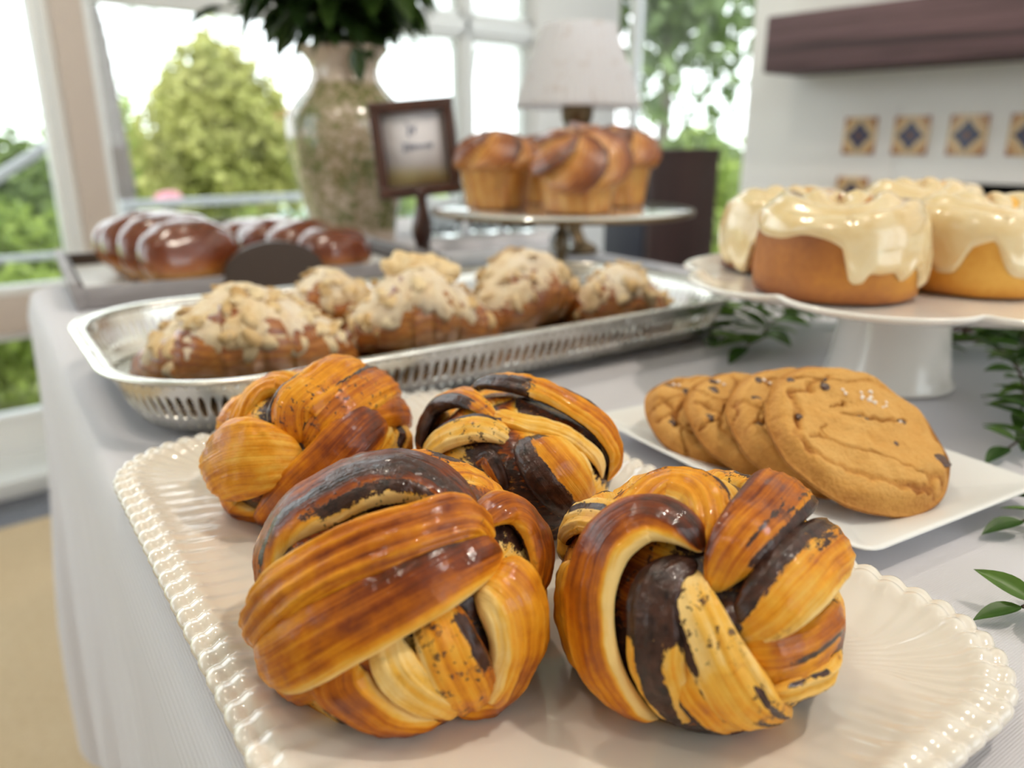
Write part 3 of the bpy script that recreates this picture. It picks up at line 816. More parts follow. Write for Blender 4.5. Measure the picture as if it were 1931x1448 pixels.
# ------------------------------------------------------------------ pierced silver tray
def silver_tray():
    root = thing('pierced_silver_tray', 'oblong silver gallery tray with a pierced side holding almond croissants', 'tray', (0.330, 0.466, T + E_), R_(-6))
    HX, HY, RAD = 0.235, 0.121, 0.070
    Hh = 0.0350
    base_prof = [(0.10, 0.0022), (0.04, 0.0022), (0.026, 0.0024), (0.021, 0.0034), (0.0186, 0.0052), (0.0198, 0.0040), (0.023, 0.0016), (0.030, 0.0004), (0.10, 0.0004)]
    add('tray_floor', dish(HX, HY, RAD, base_prof, 220), MAT['silver'], root)
    rim = []
    for k in range(13):
        a = 2 * math.pi * k / 12
        rim.append((0.0012 + 0.0052 * (0.5 - 0.5 * math.cos(a)) if False else 0.0030 - 0.0052 * math.cos(a), Hh + 0.0020 * math.sin(a) + 0.0009 * math.cos(a)))
    P, N, s, L = rrect(HX, HY, RAD, 260)
    V = np.stack([np.stack([(P - N * i)[:, 0], (P - N * i)[:, 1], np.full(260, z)], -1) for i, z in rim[:-1]], 1).reshape(-1, 3)
    add('rolled_rim', (V, [tuple(q) for q in grid(260, 12, wu=True, wv=True)]), MAT['silver'], root)
    # gallery wall: cells with an oval opening and a little slot above and below
    NC = 198
    def wall_pt(u, h):
        """u = cell position round the tray, h = 0..1 up the wall"""
        return u, h
    ins0, ins1 = 0.0185, 0.0045
    def at(sv, h):
        Pq, Nq = sample(sv)
        prof = ins0 + (ins1 - ins0) * (h ** 0.75)
        q = Pq - Nq * prof[:, None]
        return np.stack([q[:, 0], q[:, 1], 0.0046 + (Hh - 0.0046) * h], -1)
    PP, NN, ss, LL = rrect(HX, HY, RAD, 2400)
    def sample(sv):
        i = (np.round(sv / LL * 2400).astype(int)) % 2400
        return PP[i], NN[i]
    w = LL / NC
    V = []; F = []
    ne = 16
    ang = np.linspace(0, 2 * np.pi, ne, endpoint=False)
    # oval ring vertices and matching border vertices of the cell
    ox = 0.33 * np.cos(ang); oz = 0.50 + 0.235 * np.sin(ang)
    def sq(a):
        c, s_ = math.cos(a), math.sin(a); m = max(abs(c), abs(s_))
        return 0.5 * c / m, 0.5 + 0.33 * s_ / m
    bx = np.array([sq(a)[0] for a in ang]); bz = np.array([sq(a)[1] for a in ang])
    for i in range(NC):
        c = (i + 0.5) * w
        n0 = len(V)
        V += at(c + ox * w, oz).tolist(); V += at(c + bx * w, bz).tolist()
        for k in range(ne):
            F.append((n0 + k, n0 + (k + 1) % ne, n0 + ne + (k + 1) % ne, n0 + ne + k))
        # bands above and below with a small diamond-shaped opening at the cell's edge
        for z0, z1, zm in ((0.83, 1.0, 0.885), (0.0, 0.17, 0.115)):
            n1 = len(V)
            za, zb = (z0, z1)
            hx = np.array([-0.5, 0.5, 0.5, -0.5, -0.16, 0.16, 0.0, 0.0]); hz = np.array([za, za, zb, zb, zm, zm, zm - 0.038, zm + 0.038])
            V += at(c + hx * w, hz).tolist()
            F += [(n1, n1 + 1, n1 + 5, n1 + 6), (n1, n1 + 6, n1 + 4), (n1, n1 + 4, n1 + 3), (n1 + 3, n1 + 4, n1 + 7), (n1 + 3, n1 + 7, n1 + 5, n1 + 2), (n1 + 1, n1 + 2, n1 + 5)]
    g = add('pierced_gallery', (V, F), MAT['silver'], root, smooth=False)
    so = g.modifiers.new('thick', 'SOLIDIFY'); so.thickness = 0.0011; so.offset = 0
    return root
silver_tray()

# ------------------------------------------------------------------ almond croissants
def croissant_mat():
    m = M('baked croissant layers', rough=0.38, coat=0.45, coat_rough=0.15)
    pv = m.coord(attr='pv', scale=(1, 1, 1))
    lay = m.noise(m.coord(attr='pv', scale=(25, 330, 1)), 1.0, 3, 0.6)
    blot = m.noise(m.coord('Object'), 50, 3)
    f = m.math('ADD', m.attr('tone'), m.math('ADD', m.mad(lay, 0.5, -0.25), m.mad(blot, 0.4, -0.2)))
    m.set('Base Color', m.ramp(f, [(0.1, (0.70, 0.38, 0.10, 1)), (0.4, (0.48, 0.17, 0.025, 1)), (0.7, (0.23, 0.055, 0.010, 1)), (1.0, (0.075, 0.02, 0.006, 1))]))
    m.bump(lay, 0.6, 0.0012)
    return m
MAT['croissant'] = croissant_mat()
def topping_mat():
    m = M('baked almond topping', rough=0.8, spec=0.25)
    v = m.coord('Object')
    n = m.noise(v, 120, 5, 0.65); s = m.noise(v, 45, 3, 0.6); p = m.noise(v, 700, 2)
    c = m.ramp(n, [(0.25, (0.46, 0.23, 0.07, 1)), (0.38, (0.68, 0.46, 0.22, 1)), (0.55, (0.78, 0.60, 0.35, 1)), (0.8, (0.82, 0.68, 0.45, 1))])
    sg = m.ramp(m.math('ADD', m.attr('sugar'), m.math('ADD', m.mad(s, 0.9, -0.45), m.mad(p, 0.5, -0.25))), [(0.40, 0.0), (1.0, 0.7)])
    m.set('Base Color', m.mix(sg, c, (0.80, 0.75, 0.69, 1)))
    m.bump(m.math('ADD', n, m.math('MULTIPLY', p, 0.3)), 0.7, 0.0012)
    return m
MAT['topping'] = topping_mat()
def flake_mat():
    m = M('toasted almond slice', rough=0.6, spec=0.3)
    oi = m.n('ShaderNodeObjectInfo').outputs['Random']
    n = m.noise(m.coord('Object'), 260, 3)
    f = m.math('ADD', m.math('MULTIPLY', oi, 0.7), m.mad(n, 0.5, -0.1))
    m.set('Base Color', m.ramp(f, [(0.05, (0.50, 0.28, 0.10, 1)), (0.25, (0.70, 0.48, 0.23, 1)), (0.7, (0.80, 0.63, 0.38, 1)), (1.0, (0.84, 0.72, 0.52, 1))]))
    return m
MAT['flake'] = flake_mat()

def flake_mesh():
    n = 12; a = np.linspace(0, 2 * np.pi, n, endpoint=False)
    ring = np.stack([0.0052 * np.cos(a) * (1 + 0.12 * np.cos(a)), 0.0035 * np.sin(a), 0.0010 * np.cos(a) ** 2], -1)
    V = [(0, 0, 0.0004)] + (ring + [0, 0, 0.0004]).tolist() + (ring * [0.95, 0.95, 1] - [0, 0, 0.0004]).tolist() + [(0, 0, -0.0004)]
    F = [(0, 1 + i, 1 + (i + 1) % n) for i in range(n)] + [(1 + i, 1 + n + i, 1 + n + (i + 1) % n, 1 + (i + 1) % n) for i in range(n)] + [(2 * n + 1, 1 + n + (i + 1) % n, 1 + n + i) for i in range(n)]
    return mesh_data('almond_flake', V, F, MAT['flake'])
FLAKE = flake_mesh()

def croissant(label, loc, yaw, L, W, Hh, bend, seed, nfl=58, peak=0.5, top_lo=0.62, tilt=0.0):
    rng = random.Random(seed)
    root = thing('almond_croissant', label, 'croissant', loc, yaw, 'almond croissants on the silver tray')
    ns, nt = 96, 64
    s = np.linspace(0, 1, ns)
    bulge = np.sin(np.pi * np.clip(s, 0.0, 1.0)) ** 0.62
    pk = np.exp(-((s - peak) / 0.26) ** 2)
    ww = W / 2 * (0.16 + 0.84 * bulge) * (0.86 + 0.14 * pk)
    hh = Hh / 2 * (0.22 + 0.78 * bulge) * (0.72 + 0.28 * pk)
    steps = ((s + 0.03 * np.sin(s * 17 + seed)) * 7.0 + 0.3) % 1.0
    step = 1 + 0.05 * (0.5 - steps) * (np.abs(s - 0.5) < 0.47)       # rolled layers step along the body
    cxs = (s - 0.5) * L; cys = bend * (1 - (2 * s - 1) ** 2) * -1
    th = np.linspace(0, 2 * np.pi, nt, endpoint=False)
    def surf(k=1.0, extra=0.0):
        X = np.broadcast_to(cxs[:, None], (ns, nt)) + 0.004 * np.cos(th)[None] * np.sin(s * 6)[:, None]
        c = np.cos(th); sn = np.sin(th)
        Y = cys[:, None] + (ww * step)[:, None] * np.sign(c) * np.abs(c) ** 0.85 * k
        Z = hh[:, None] * (1 + np.where(sn > 0, sn * step[:, None], np.maximum(sn, -0.94)) * k)
        return np.stack([X, Y, Z], -1)
    P = surf()
    nrm = np.stack([np.zeros((ns, nt)), np.broadcast_to(np.cos(th), (ns, nt)), np.broadcast_to(np.sin(th), (ns, nt))], -1)
    Pf = P.reshape(-1, 3)
    d = 0.0022 * fbm(Pf, 60, 3, seed).reshape(ns, nt)
    lam = 0.0012 * np.abs(np.sin(P[..., 2] / 0.0050 * np.pi + P[..., 0] * 55 + 2.5 * vnoise(Pf, 28, seed).reshape(ns, nt)))
    body = P + nrm * (d + lam)[..., None]
    body[..., 2] = np.maximum(body[..., 2], 0.0003)
    F = [tuple(q) for q in grid(ns, nt, wv=True)] + [tuple(range(nt))[::-1], tuple((ns - 1) * nt + i for i in range(nt))]
    tn = 0.50 - 0.12 * steps[:, None] + 0.15 * np.sin(th)[None] + 0.3 * (lam / 0.0012 - 0.5)
    pv = np.stack([P[..., 0], P[..., 2] + P[..., 0] * 0.25 + seed, 0 * P[..., 0]], -1)
    add('croissant_body', (body.reshape(-1, 3), F), MAT['croissant'], root, attrs=dict(tone=tn.ravel(), pv=pv.reshape(-1, 3)))
    # almond crust: a ragged sheet lying on the upper side
    m1, m2 = 84, 72
    su = np.linspace(0.05, 0.95, m1)
    lo = top_lo + 0.30 * vnoise(np.stack([su * 7, su * 0 + seed, su * 0], -1), 1, seed) + 0.14 * vnoise(np.stack([su * 25, su * 0 + seed, su * 0 + 3], -1), 1, seed)
    hi = math.pi - (top_lo + 0.30 * vnoise(np.stack([su * 7, su * 0 + seed + 9, su * 0], -1), 1, seed) + 0.14 * vnoise(np.stack([su * 25, su * 0 + seed + 9, su * 0 + 3], -1), 1, seed))
    tt = np.linspace(0, 1, m2)
    TH = lo[:, None] + (hi - lo)[:, None] * tt[None]
    wi = np.interp(su, s, ww * step); hi_ = np.interp(su, s, hh); st = np.interp(su, s, step); cyi = np.interp(su, s, cys); cxi = np.interp(su, s, cxs)
    c = np.cos(TH); sn = np.sin(TH)
    X = np.broadcast_to(cxi[:, None], TH.shape).copy(); Y = cyi[:, None] + wi[:, None] * np.sign(c) * np.abs(c) ** 0.85
    Z = hi_[:, None] * (1 + sn * (0.5 + 0.5 * st[:, None]))
    Q = np.stack([X, Y, Z], -1); Nn = np.stack([np.zeros_like(c), c, sn], -1)
    Qf = Q.reshape(-1, 3)
    edge = np.minimum(np.minimum(tt, 1 - tt)[None] * 9, np.minimum(su - 0.05, 0.95 - su)[:, None] * 18)
    ed = np.clip(edge, 0, 1) ** 0.5
    lum = 0.0036 + 0.0017 * fbm(Qf, 75, 3, seed + 3).reshape(TH.shape) + 0.0014 * np.abs(vnoise(Qf, 260, seed + 4)).reshape(TH.shape)
    lum = np.maximum(lum, 0.0016)
    Q2 = Q + Nn * (lum * ed - 0.0006)[..., None]
    sug = 0.40 + 0.35 * sn + 0.25 * vnoise(Qf, 22, seed + 7).reshape(TH.shape)
    top = add('almond_crust', (Q2.reshape(-1, 3), [tuple(q)[::-1] for q in grid(m1, m2)]), MAT['topping'], root, attrs=dict(sugar=sug.ravel()))
    for k in range(nfl):
        i = rng.randrange(3, m1 - 3); j = rng.randrange(2, m2 - 2)
        p = Q2[i, j] + Nn[i, j] * 0.0002
        zax = Vector(Nn[i, j] + np.array([rng.uniform(-.24, .24), rng.uniform(-.24, .24), rng.uniform(-.2, .2)])).normalized()
        q = zax.to_track_quat('Z', 'X') @ Euler((0, 0, rng.uniform(0, 6.28))).to_quaternion()
        sc = rng.uniform(0.95, 1.45)
        o = obj('almond_flake', FLAKE, top, loc=p, scale=(sc, sc, sc)); o.rotation_euler = q.to_euler()
    return root

ZT = T + E_ + 0.0026
croissant('large almond croissant nearest the rounded left end of the silver tray', (0.189, 0.482, ZT), R_(-17), 0.142, 0.088, 0.058, 0.008, 3, 90, 0.5, 0.0)
croissant('almond croissant tucked behind the large one, touching the far edge of the silver tray', (0.283, 0.541, ZT), R_(-8), 0.100, 0.056, 0.052, 0.004, 11, 40, 0.45, 0.1)
c3 = croissant('tall sugar dusted almond croissant with a broken crust knob on top, mid tray', (0.317, 0.470, ZT), R_(-24), 0.120, 0.082, 0.060, 0.006, 23, 46, 0.48, 0.08)
croissant('rounded almond croissant between the knobbed one and the small low one', (0.427, 0.477, ZT), R_(14), 0.118, 0.074, 0.060, 0.006, 37, 54, 0.42, 0.10)
croissant('small low almond croissant closest to the right end of the silver tray', (0.490, 0.426, ZT), R_(-34), 0.092, 0.066, 0.047, 0.004, 51, 40, 0.5, 0.12)
# the loose knob of crust on the tall croissant
def knob():
    n1, n2 = 28, 18
    a = np.linspace(0, 2 * np.pi, n1, endpoint=False); e = np.linspace(-1.45, 1.45, n2)
    A, B = np.meshgrid(a, e, indexing='ij')
    D = np.stack([np.cos(B) * np.cos(A), np.cos(B) * np.sin(A), np.sin(B)], -1)
    P = D * np.array([0.029, 0.017, 0.009]); Pf = P.reshape(-1, 3)
    P = P + D * (0.004 * fbm(Pf, 90, 3, 5)).reshape(n1, n2)[..., None]
    V = P.reshape(-1, 3); F = [tuple(q) for q in grid(n1, n2, wu=True)] + [tuple(i * n2 for i in range(n1))[::-1], tuple(i * n2 + n2 - 1 for i in range(n1))]
    return V, F
kb = knob()
add('crust_knob', kb, MAT['topping'], c3, attrs=dict(sugar=np.full(len(kb[0]), 0.25)), loc=(0.003, -0.002, 0.0600), rot=(0.1, 0.1, -0.3))

# ------------------------------------------------------------------ square white plate with salted cookies
def cookie_plate():
    prof = [(0.06, 0.0030), (0.034, 0.0031), (0.026, 0.0035), (0.021, 0.0045), (0.015, 0.0062), (0.007, 0.0085), (0.003, 0.0098), (0.0008, 0.0100), (0, 0.0093), (0.0015, 0.0085), (0.012, 0.0042), (0.022, 0.0010), (0.03, 0.0004), (0.06, 0.0004)]
    return dish(0.0595, 0.084, 0.009, prof, 160)
cp = add('white_plate', cookie_plate(), MAT['white_china'], loc=(0.3270, 0.1705, T + E_ + 0.001), rot=(0, 0, R_(-11)))
tag(cp, 'plain white rectangular plate with a raised lip under the cookies', 'plate')

def cookie_mat():
    m = M('chewy cookie crumb', rough=0.75, spec=0.3)
    v = m.coord('Object')
    n = m.noise(v, 55, 4, 0.6); f = m.noise(v, 520, 3, 0.6)
    t = m.math('ADD', m.attr('tone'), m.math('ADD', m.mad(n, 0.5, -0.25), m.mad(f, 0.3, -0.15)))
    m.set('Base Color', m.ramp(t, [(0.0, (0.70, 0.42, 0.14, 1)), (0.38, (0.61, 0.31, 0.075, 1)), (0.7, (0.36, 0.14, 0.028, 1)), (1.0, (0.15, 0.05, 0.012, 1))]))
    m.bump(m.math('ADD', f, m.math('MULTIPLY', n, 0.6)), 0.8, 0.0012)
    return m
MAT['cookie'] = cookie_mat()
MAT['chip'] = M('dark chocolate chunk', rough=0.35, color=(0.085, 0.042, 0.028, 1))
MAT['salt'] = M('flaky salt', rough=0.3, color=(0.80, 0.70, 0.62, 1), sss=(0.3, (1, 1, 1), 0.001))

def blob_mesh(name, mat, seed, flat=0.6):
    n1, n2 = 10, 7
    a = np.linspace(0, 2 * np.pi, n1, endpoint=False); e = np.linspace(-1.4, 1.4, n2)
    A, B = np.meshgrid(a, e, indexing='ij')
    D = np.stack([np.cos(B) * np.cos(A), np.cos(B) * np.sin(A), np.sin(B) * flat], -1)
    D = D * (1 + 0.35 * vnoise(D.reshape(-1, 3), 1.7, seed).reshape(n1, n2))[..., None]
    F = [tuple(q) for q in grid(n1, n2, wu=True)] + [tuple(i * n2 for i in range(n1))[::-1], tuple(i * n2 + n2 - 1 for i in range(n1))]
    return mesh_data(name, D.reshape(-1, 3), F, mat)
CHIPS = [blob_mesh('chocolate_chip', MAT['chip'], k) for k in range(3)]
SALTS = [blob_mesh('salt_flake', MAT['salt'], k + 7, 0.5) for k in range(2)]

def cookie(label, center, normal, R, seed, ref=(0, 0, 1), chips=(), salts=(), cracks=()):
    """disc whose rim of the top face is centred at center with that normal; local x runs along the slope's horizontal, y up the slope"""
    root = thing('chocolate_chip_cookie', label, 'cookie', center, 0, 'cookies leaning in a row on the white plate')
    n = Vector(normal).normalized(); ax = Vector((0, 0, 1)).cross(n).normalized(); ay = n.cross(ax)
    Mx = Matrix((ax, ay, n)).transposed()
    root.rotation_euler = Mx.to_euler()
    nr, na = 56, 150
    r = np.linspace(0.0, 1, nr) ** 0.9; a = np.linspace(0, 2 * np.pi, na, endpoint=False)
    Rr, A = np.meshgrid(r, a, indexing='ij')
    rim = 1 + 0.022 * vnoise(np.stack([np.cos(a) * 1.6, np.sin(a) * 1.6, a * 0 + seed], -1), 1, seed) + 0.01 * vnoise(np.stack([np.cos(a) * 5, np.sin(a) * 5, a * 0 + seed], -1), 1, seed)
    X = R * Rr * np.cos(A) * rim[None]; Y = R * Rr * np.sin(A) * rim[None]
    P2 = np.stack([X, Y, 0 * X + seed], -1).reshape(-1, 3)
    crown = 0.0030 * (1 - Rr ** 2.2) - 0.0048 * smoothstep(0.80, 1.0, Rr) ** 2
    lump = (0.0026 * fbm(P2, 60, 4, seed)).reshape(Rr.shape)
    ridge = 1 - np.abs(vnoise(P2 + 0.006 * np.stack([vnoise(P2, 60, seed + 5), vnoise(P2, 60, seed + 6), P2[:, 2] * 0], -1), 55, seed + 1)).reshape(Rr.shape)
    mask = smoothstep(0.1, 0.6, fbm(P2, 26, 2, seed + 2).reshape(Rr.shape) + 0.75 * smoothstep(0.35, 0.85, Rr) - 0.25)
    crack = smoothstep(0.93, 0.995, ridge) * mask * (1 - smoothstep(0.93, 1, Rr))
    for pts, wd in cracks:                                # long cracks along a bent line (in units of the radius)
        C_ = crom(np.array([(p[0] * R, p[1] * R) for p in pts]), 60)
        jit = 0.0020 * np.stack([vnoise(P2, 300, seed + 8), vnoise(P2, 300, seed + 9)], -1)
        dd = np.min(np.hypot((P2[:, 0] + jit[:, 0])[:, None] - C_[:, 0], (P2[:, 1] + jit[:, 1])[:, None] - C_[:, 1]), 1).reshape(Rr.shape)
        crack = np.maximum(crack, 1.6 * (1 - smoothstep(wd * 0.15, wd * 0.8, dd)) * (0.55 + 0.6 * vnoise(P2, 140, seed + 13).reshape(Rr.shape)).clip(0.4, 1.1))
    Z = crown + lump * (1 - 0.6 * smoothstep(0.85, 1, Rr)) - 0.0022 * crack
    th = 0.0078
    top = np.stack([X, Y, Z], -1)
    k2 = [(1.015, -0.0042), (1.0, -0.0062), (0.955, -th), (0.6, -th), (0.0, -th)]
    low = [np.stack([R * q * np.cos(a) * rim, R * q * np.sin(a) * rim, np.full(na, z) + (0.0004 * np.sin(9 * a) if q > .9 else 0)], -1) for q, z in k2]
    V = np.concatenate([top, np.stack(low)], 0)
    nrows = V.shape[0]
    F = [tuple(q) for q in grid(nrows, na, wv=True)]
    tone = np.concatenate([0.25 + 0.42 * np.minimum(crack, 1) + 0.30 * smoothstep(0.78, 1.0, Rr), np.full((5, na), 0.62)], 0)
    add('cookie_dough', (V.reshape(-1, 3), F), MAT['cookie'], root, attrs=dict(tone=tone.ravel()))
    def zat(x, y):
        rr = math.hypot(x, y); i = min(nr - 1, int((rr / 1.0) ** (1 / 0.9) * (nr - 1))); j = int((math.atan2(y, x) % (2 * math.pi)) / (2 * math.pi) * na) % na
        return Z[i, j]
    rng = random.Random(seed)
    for k, (x, y, sz) in enumerate(chips):
        o = obj('chocolate_chip', CHIPS[k % 3], root, loc=(x * R, y * R, zat(x, y) - sz * 0.18), scale=(sz, sz * 0.8, sz * 0.6), rot=(0, 0, rng.uniform(0, 6)))
    for k, (x, y, sz) in enumerate(salts):
        o = obj('salt_flake', SALTS[k % 2], root, loc=(x * R, y * R, zat(x, y) + sz * 0.2), scale=(sz, sz * 0.8, sz), rot=(rng.uniform(-.3, .3), 0, rng.uniform(0, 6)))
    return root
CN = (-0.1887, -0.4867, 0.853)
front_cracks = [([(-0.55, 0.62), (-0.62, 0.30), (-0.80, 0.02), (-0.72, -0.25), (-0.45, -0.52), (-0.1, -0.76), (0.25, -0.82)], 0.0034),
                ([(-0.70, 0.02), (-0.55, -0.02), (-0.42, -0.16), (-0.2, -0.3), (0.1, -0.5), (0.28, -0.72)], 0.0016), ([(-0.50, 0.62), (-0.30, 0.60), (-0.15, 0.72), (0.0, 0.72)], 0.0026),
                ([(-0.1, 0.2), (0.1, 0.12), (0.4, 0.02), (0.6, 0.03)], 0.0013), ([(-0.52, -0.05), (-0.5, 0.1), (-0.38, 0.14)], 0.001), ([(0.0, 0.36), (-0.12, 0.32), (-0.22, 0.36)], 0.001)]
salt0 = [(0.22, 0.36, .0011), (0.26, 0.30, .0014), (0.30, 0.33, .0012), (0.31, 0.26, .0013), (0.24, 0.42, .0009), (0.35, 0.40, .0012), (0.06, 0.50, .0010), (0.05, 0.44, .0010), (0.46, 0.22, .0010), (0.50, 0.27, .0009), (0.40, 0.2, .0008), (0.18, 0.33, .0008), (0.47, -0.02, .0009)]
chip0 = [(0.08, 0.12, .0032), (-0.08, 0.62, .0030), (0.0, 0.74, .0022), (0.62, -0.55, .0040), (-0.62, 0.28, .0022), (0.52, 0.0, .0022), (-0.42, 0.78, .0022), (0.25, -0.25, .0016), (-0.34, 0.60, .0026)]
cookie('large salted chocolate chip cookie at the front of the row, whole face showing', (0.3136, 0.1339, T + 0.0335), CN, 0.0400, 5, chips=chip0, salts=salt0, cracks=front_cracks)
more = [('second cookie from the front, leaning back under the large salted one', (0.3165, 0.1560, T + 0.0290), (-0.17, -0.44, 0.88), 0.0385, 12),
        ('third cookie from the front, in the middle of the leaning row', (0.3150, 0.1795, T + 0.0255), (-0.14, -0.40, 0.905), 0.0370, 23),
        ('cookie at the far end of the row, lying lowest on the white plate', (0.3120, 0.2045, T + 0.0218), (-0.12, -0.34, 0.93), 0.0350, 31)]
for lb, c, nn, R, sd in more:
    rg = random.Random(sd)
    ch = [(-0.55 + rg.uniform(-.15, .15), 0.35 + rg.uniform(-.3, .3), .003), (-0.75, rg.uniform(-.2, .2), .0026), (-0.35, 0.75, .0026), (-0.5, -0.45, .003), (-0.2, 0.5, .003)]
    cookie(lb, c, nn, R, sd, chips=ch, salts=[(-0.3, 0.72, .0012), (-0.25, 0.66, .001)], cracks=[([(-0.75, 0.5), (-0.6, 0.2), (-0.7, -0.1), (-0.5, -0.4), (-0.3, -0.7)], 0.002), ([(-0.9, 0.1), (-0.65, 0.12), (-0.4, 0.3)], 0.0016)])

# ------------------------------------------------------------------ chocolate knot buns
def pastry_mat():
    m = M('laminated chocolate bun dough', rough=0.5, coat=0.4, coat_rough=0.045, spec=0.15)
    pv = m.attr  # noqa
    uv_l = m.coord(attr='pv', scale=(16, 480, 1))       # layers run along the strand
    uv_f = m.coord(attr='pv', scale=(45, 1500, 1))
    ob = m.coord('Object')
    lay = m.noise(uv_l, 1.0, 3, 0.6, 0.4)
    fine = m.noise(uv_f, 1.0, 2, 0.6, 0.3)
    blot = m.noise(ob, 75, 4, 0.6)
    speck = m.noise(ob, 900, 2)
    tone = m.attr('tone')
    f = m.math('ADD', tone, m.mad(lay, 0.46, -0.23))
    f = m.math('ADD', f, m.mad(fine, 0.26, -0.13))
    f = m.math('ADD', f, m.mad(blot, 0.62, -0.31))
    f = m.mad(f, 1.18, -0.135)
    c = m.ramp(f, [(0.0, (0.84, 0.58, 0.22, 1)), (0.18, (0.80, 0.44, 0.065, 1)), (0.38, (0.72, 0.285, 0.013, 1)),
                   (0.58, (0.46, 0.125, 0.005, 1)), (0.78, (0.18, 0.032, 0.003, 1)), (1.0, (0.04, 0.010, 0.004, 1))])
    # chocolate filling smeared along the layers
    cn = m.noise(m.coord(attr='pv', scale=(190, 430, 1)), 1.0, 6, 0.8)
    cf = m.math('ADD', m.attr('choc'), m.mad(cn, 2.3, -1.15))
    cm = m.ramp(cf, [(0.47, 0.0), (0.56, 1.0)])
    # small crumbs of chocolate
    cr = m.ramp(m.noise(ob, 420, 3, 0.6), [(0.60, 0.0), (0.65, 0.85)])
    cr2 = m.ramp(m.noise(ob, 150, 5, 0.72), [(0.60, 0.0), (0.645, 1.0)])
    crm = m.math('MULTIPLY', m.math('MAXIMUM', cr, cr2), m.ramp(m.attr('crumb'), [(0.25, 0.0), (0.6, 1.0)]))
    cm2 = m.math('MAXIMUM', cm, crm)
    choc = m.ramp(m.noise(ob, 300, 3), [(0.3, (0.014, 0.006, 0.005, 1)), (0.75, (0.075, 0.026, 0.015, 1))])
    m.set('Base Color', m.mix(cm2, c, choc))
    m.set('Roughness', m.mad(speck, 0.3, 0.35))
    m.set('Coat Weight', m.ramp(m.math('ADD', blot, m.math('ADD', m.mad(tone, 0.22, -0.11), m.math('MULTIPLY', cm2, 0.16))), [(0.42, 0.08), (0.64, 0.65)]))
    h = m.math('ADD', m.math('MULTIPLY', lay, 1.0), m.math('ADD', m.math('MULTIPLY', fine, 0.5), m.math('MULTIPLY', speck, 0.25)))
    h = m.math('ADD', h, m.math('MULTIPLY', m.noise(ob, 180, 2), 0.5))
    h = m.math('ADD', h, m.math('MULTIPLY', cm2, m.mad(m.noise(ob, 210, 4, 0.65), 2.2, -0.6)))
    m.bump(h, 0.45, 0.0008)
    return m
MAT['bun'] = pastry_mat()

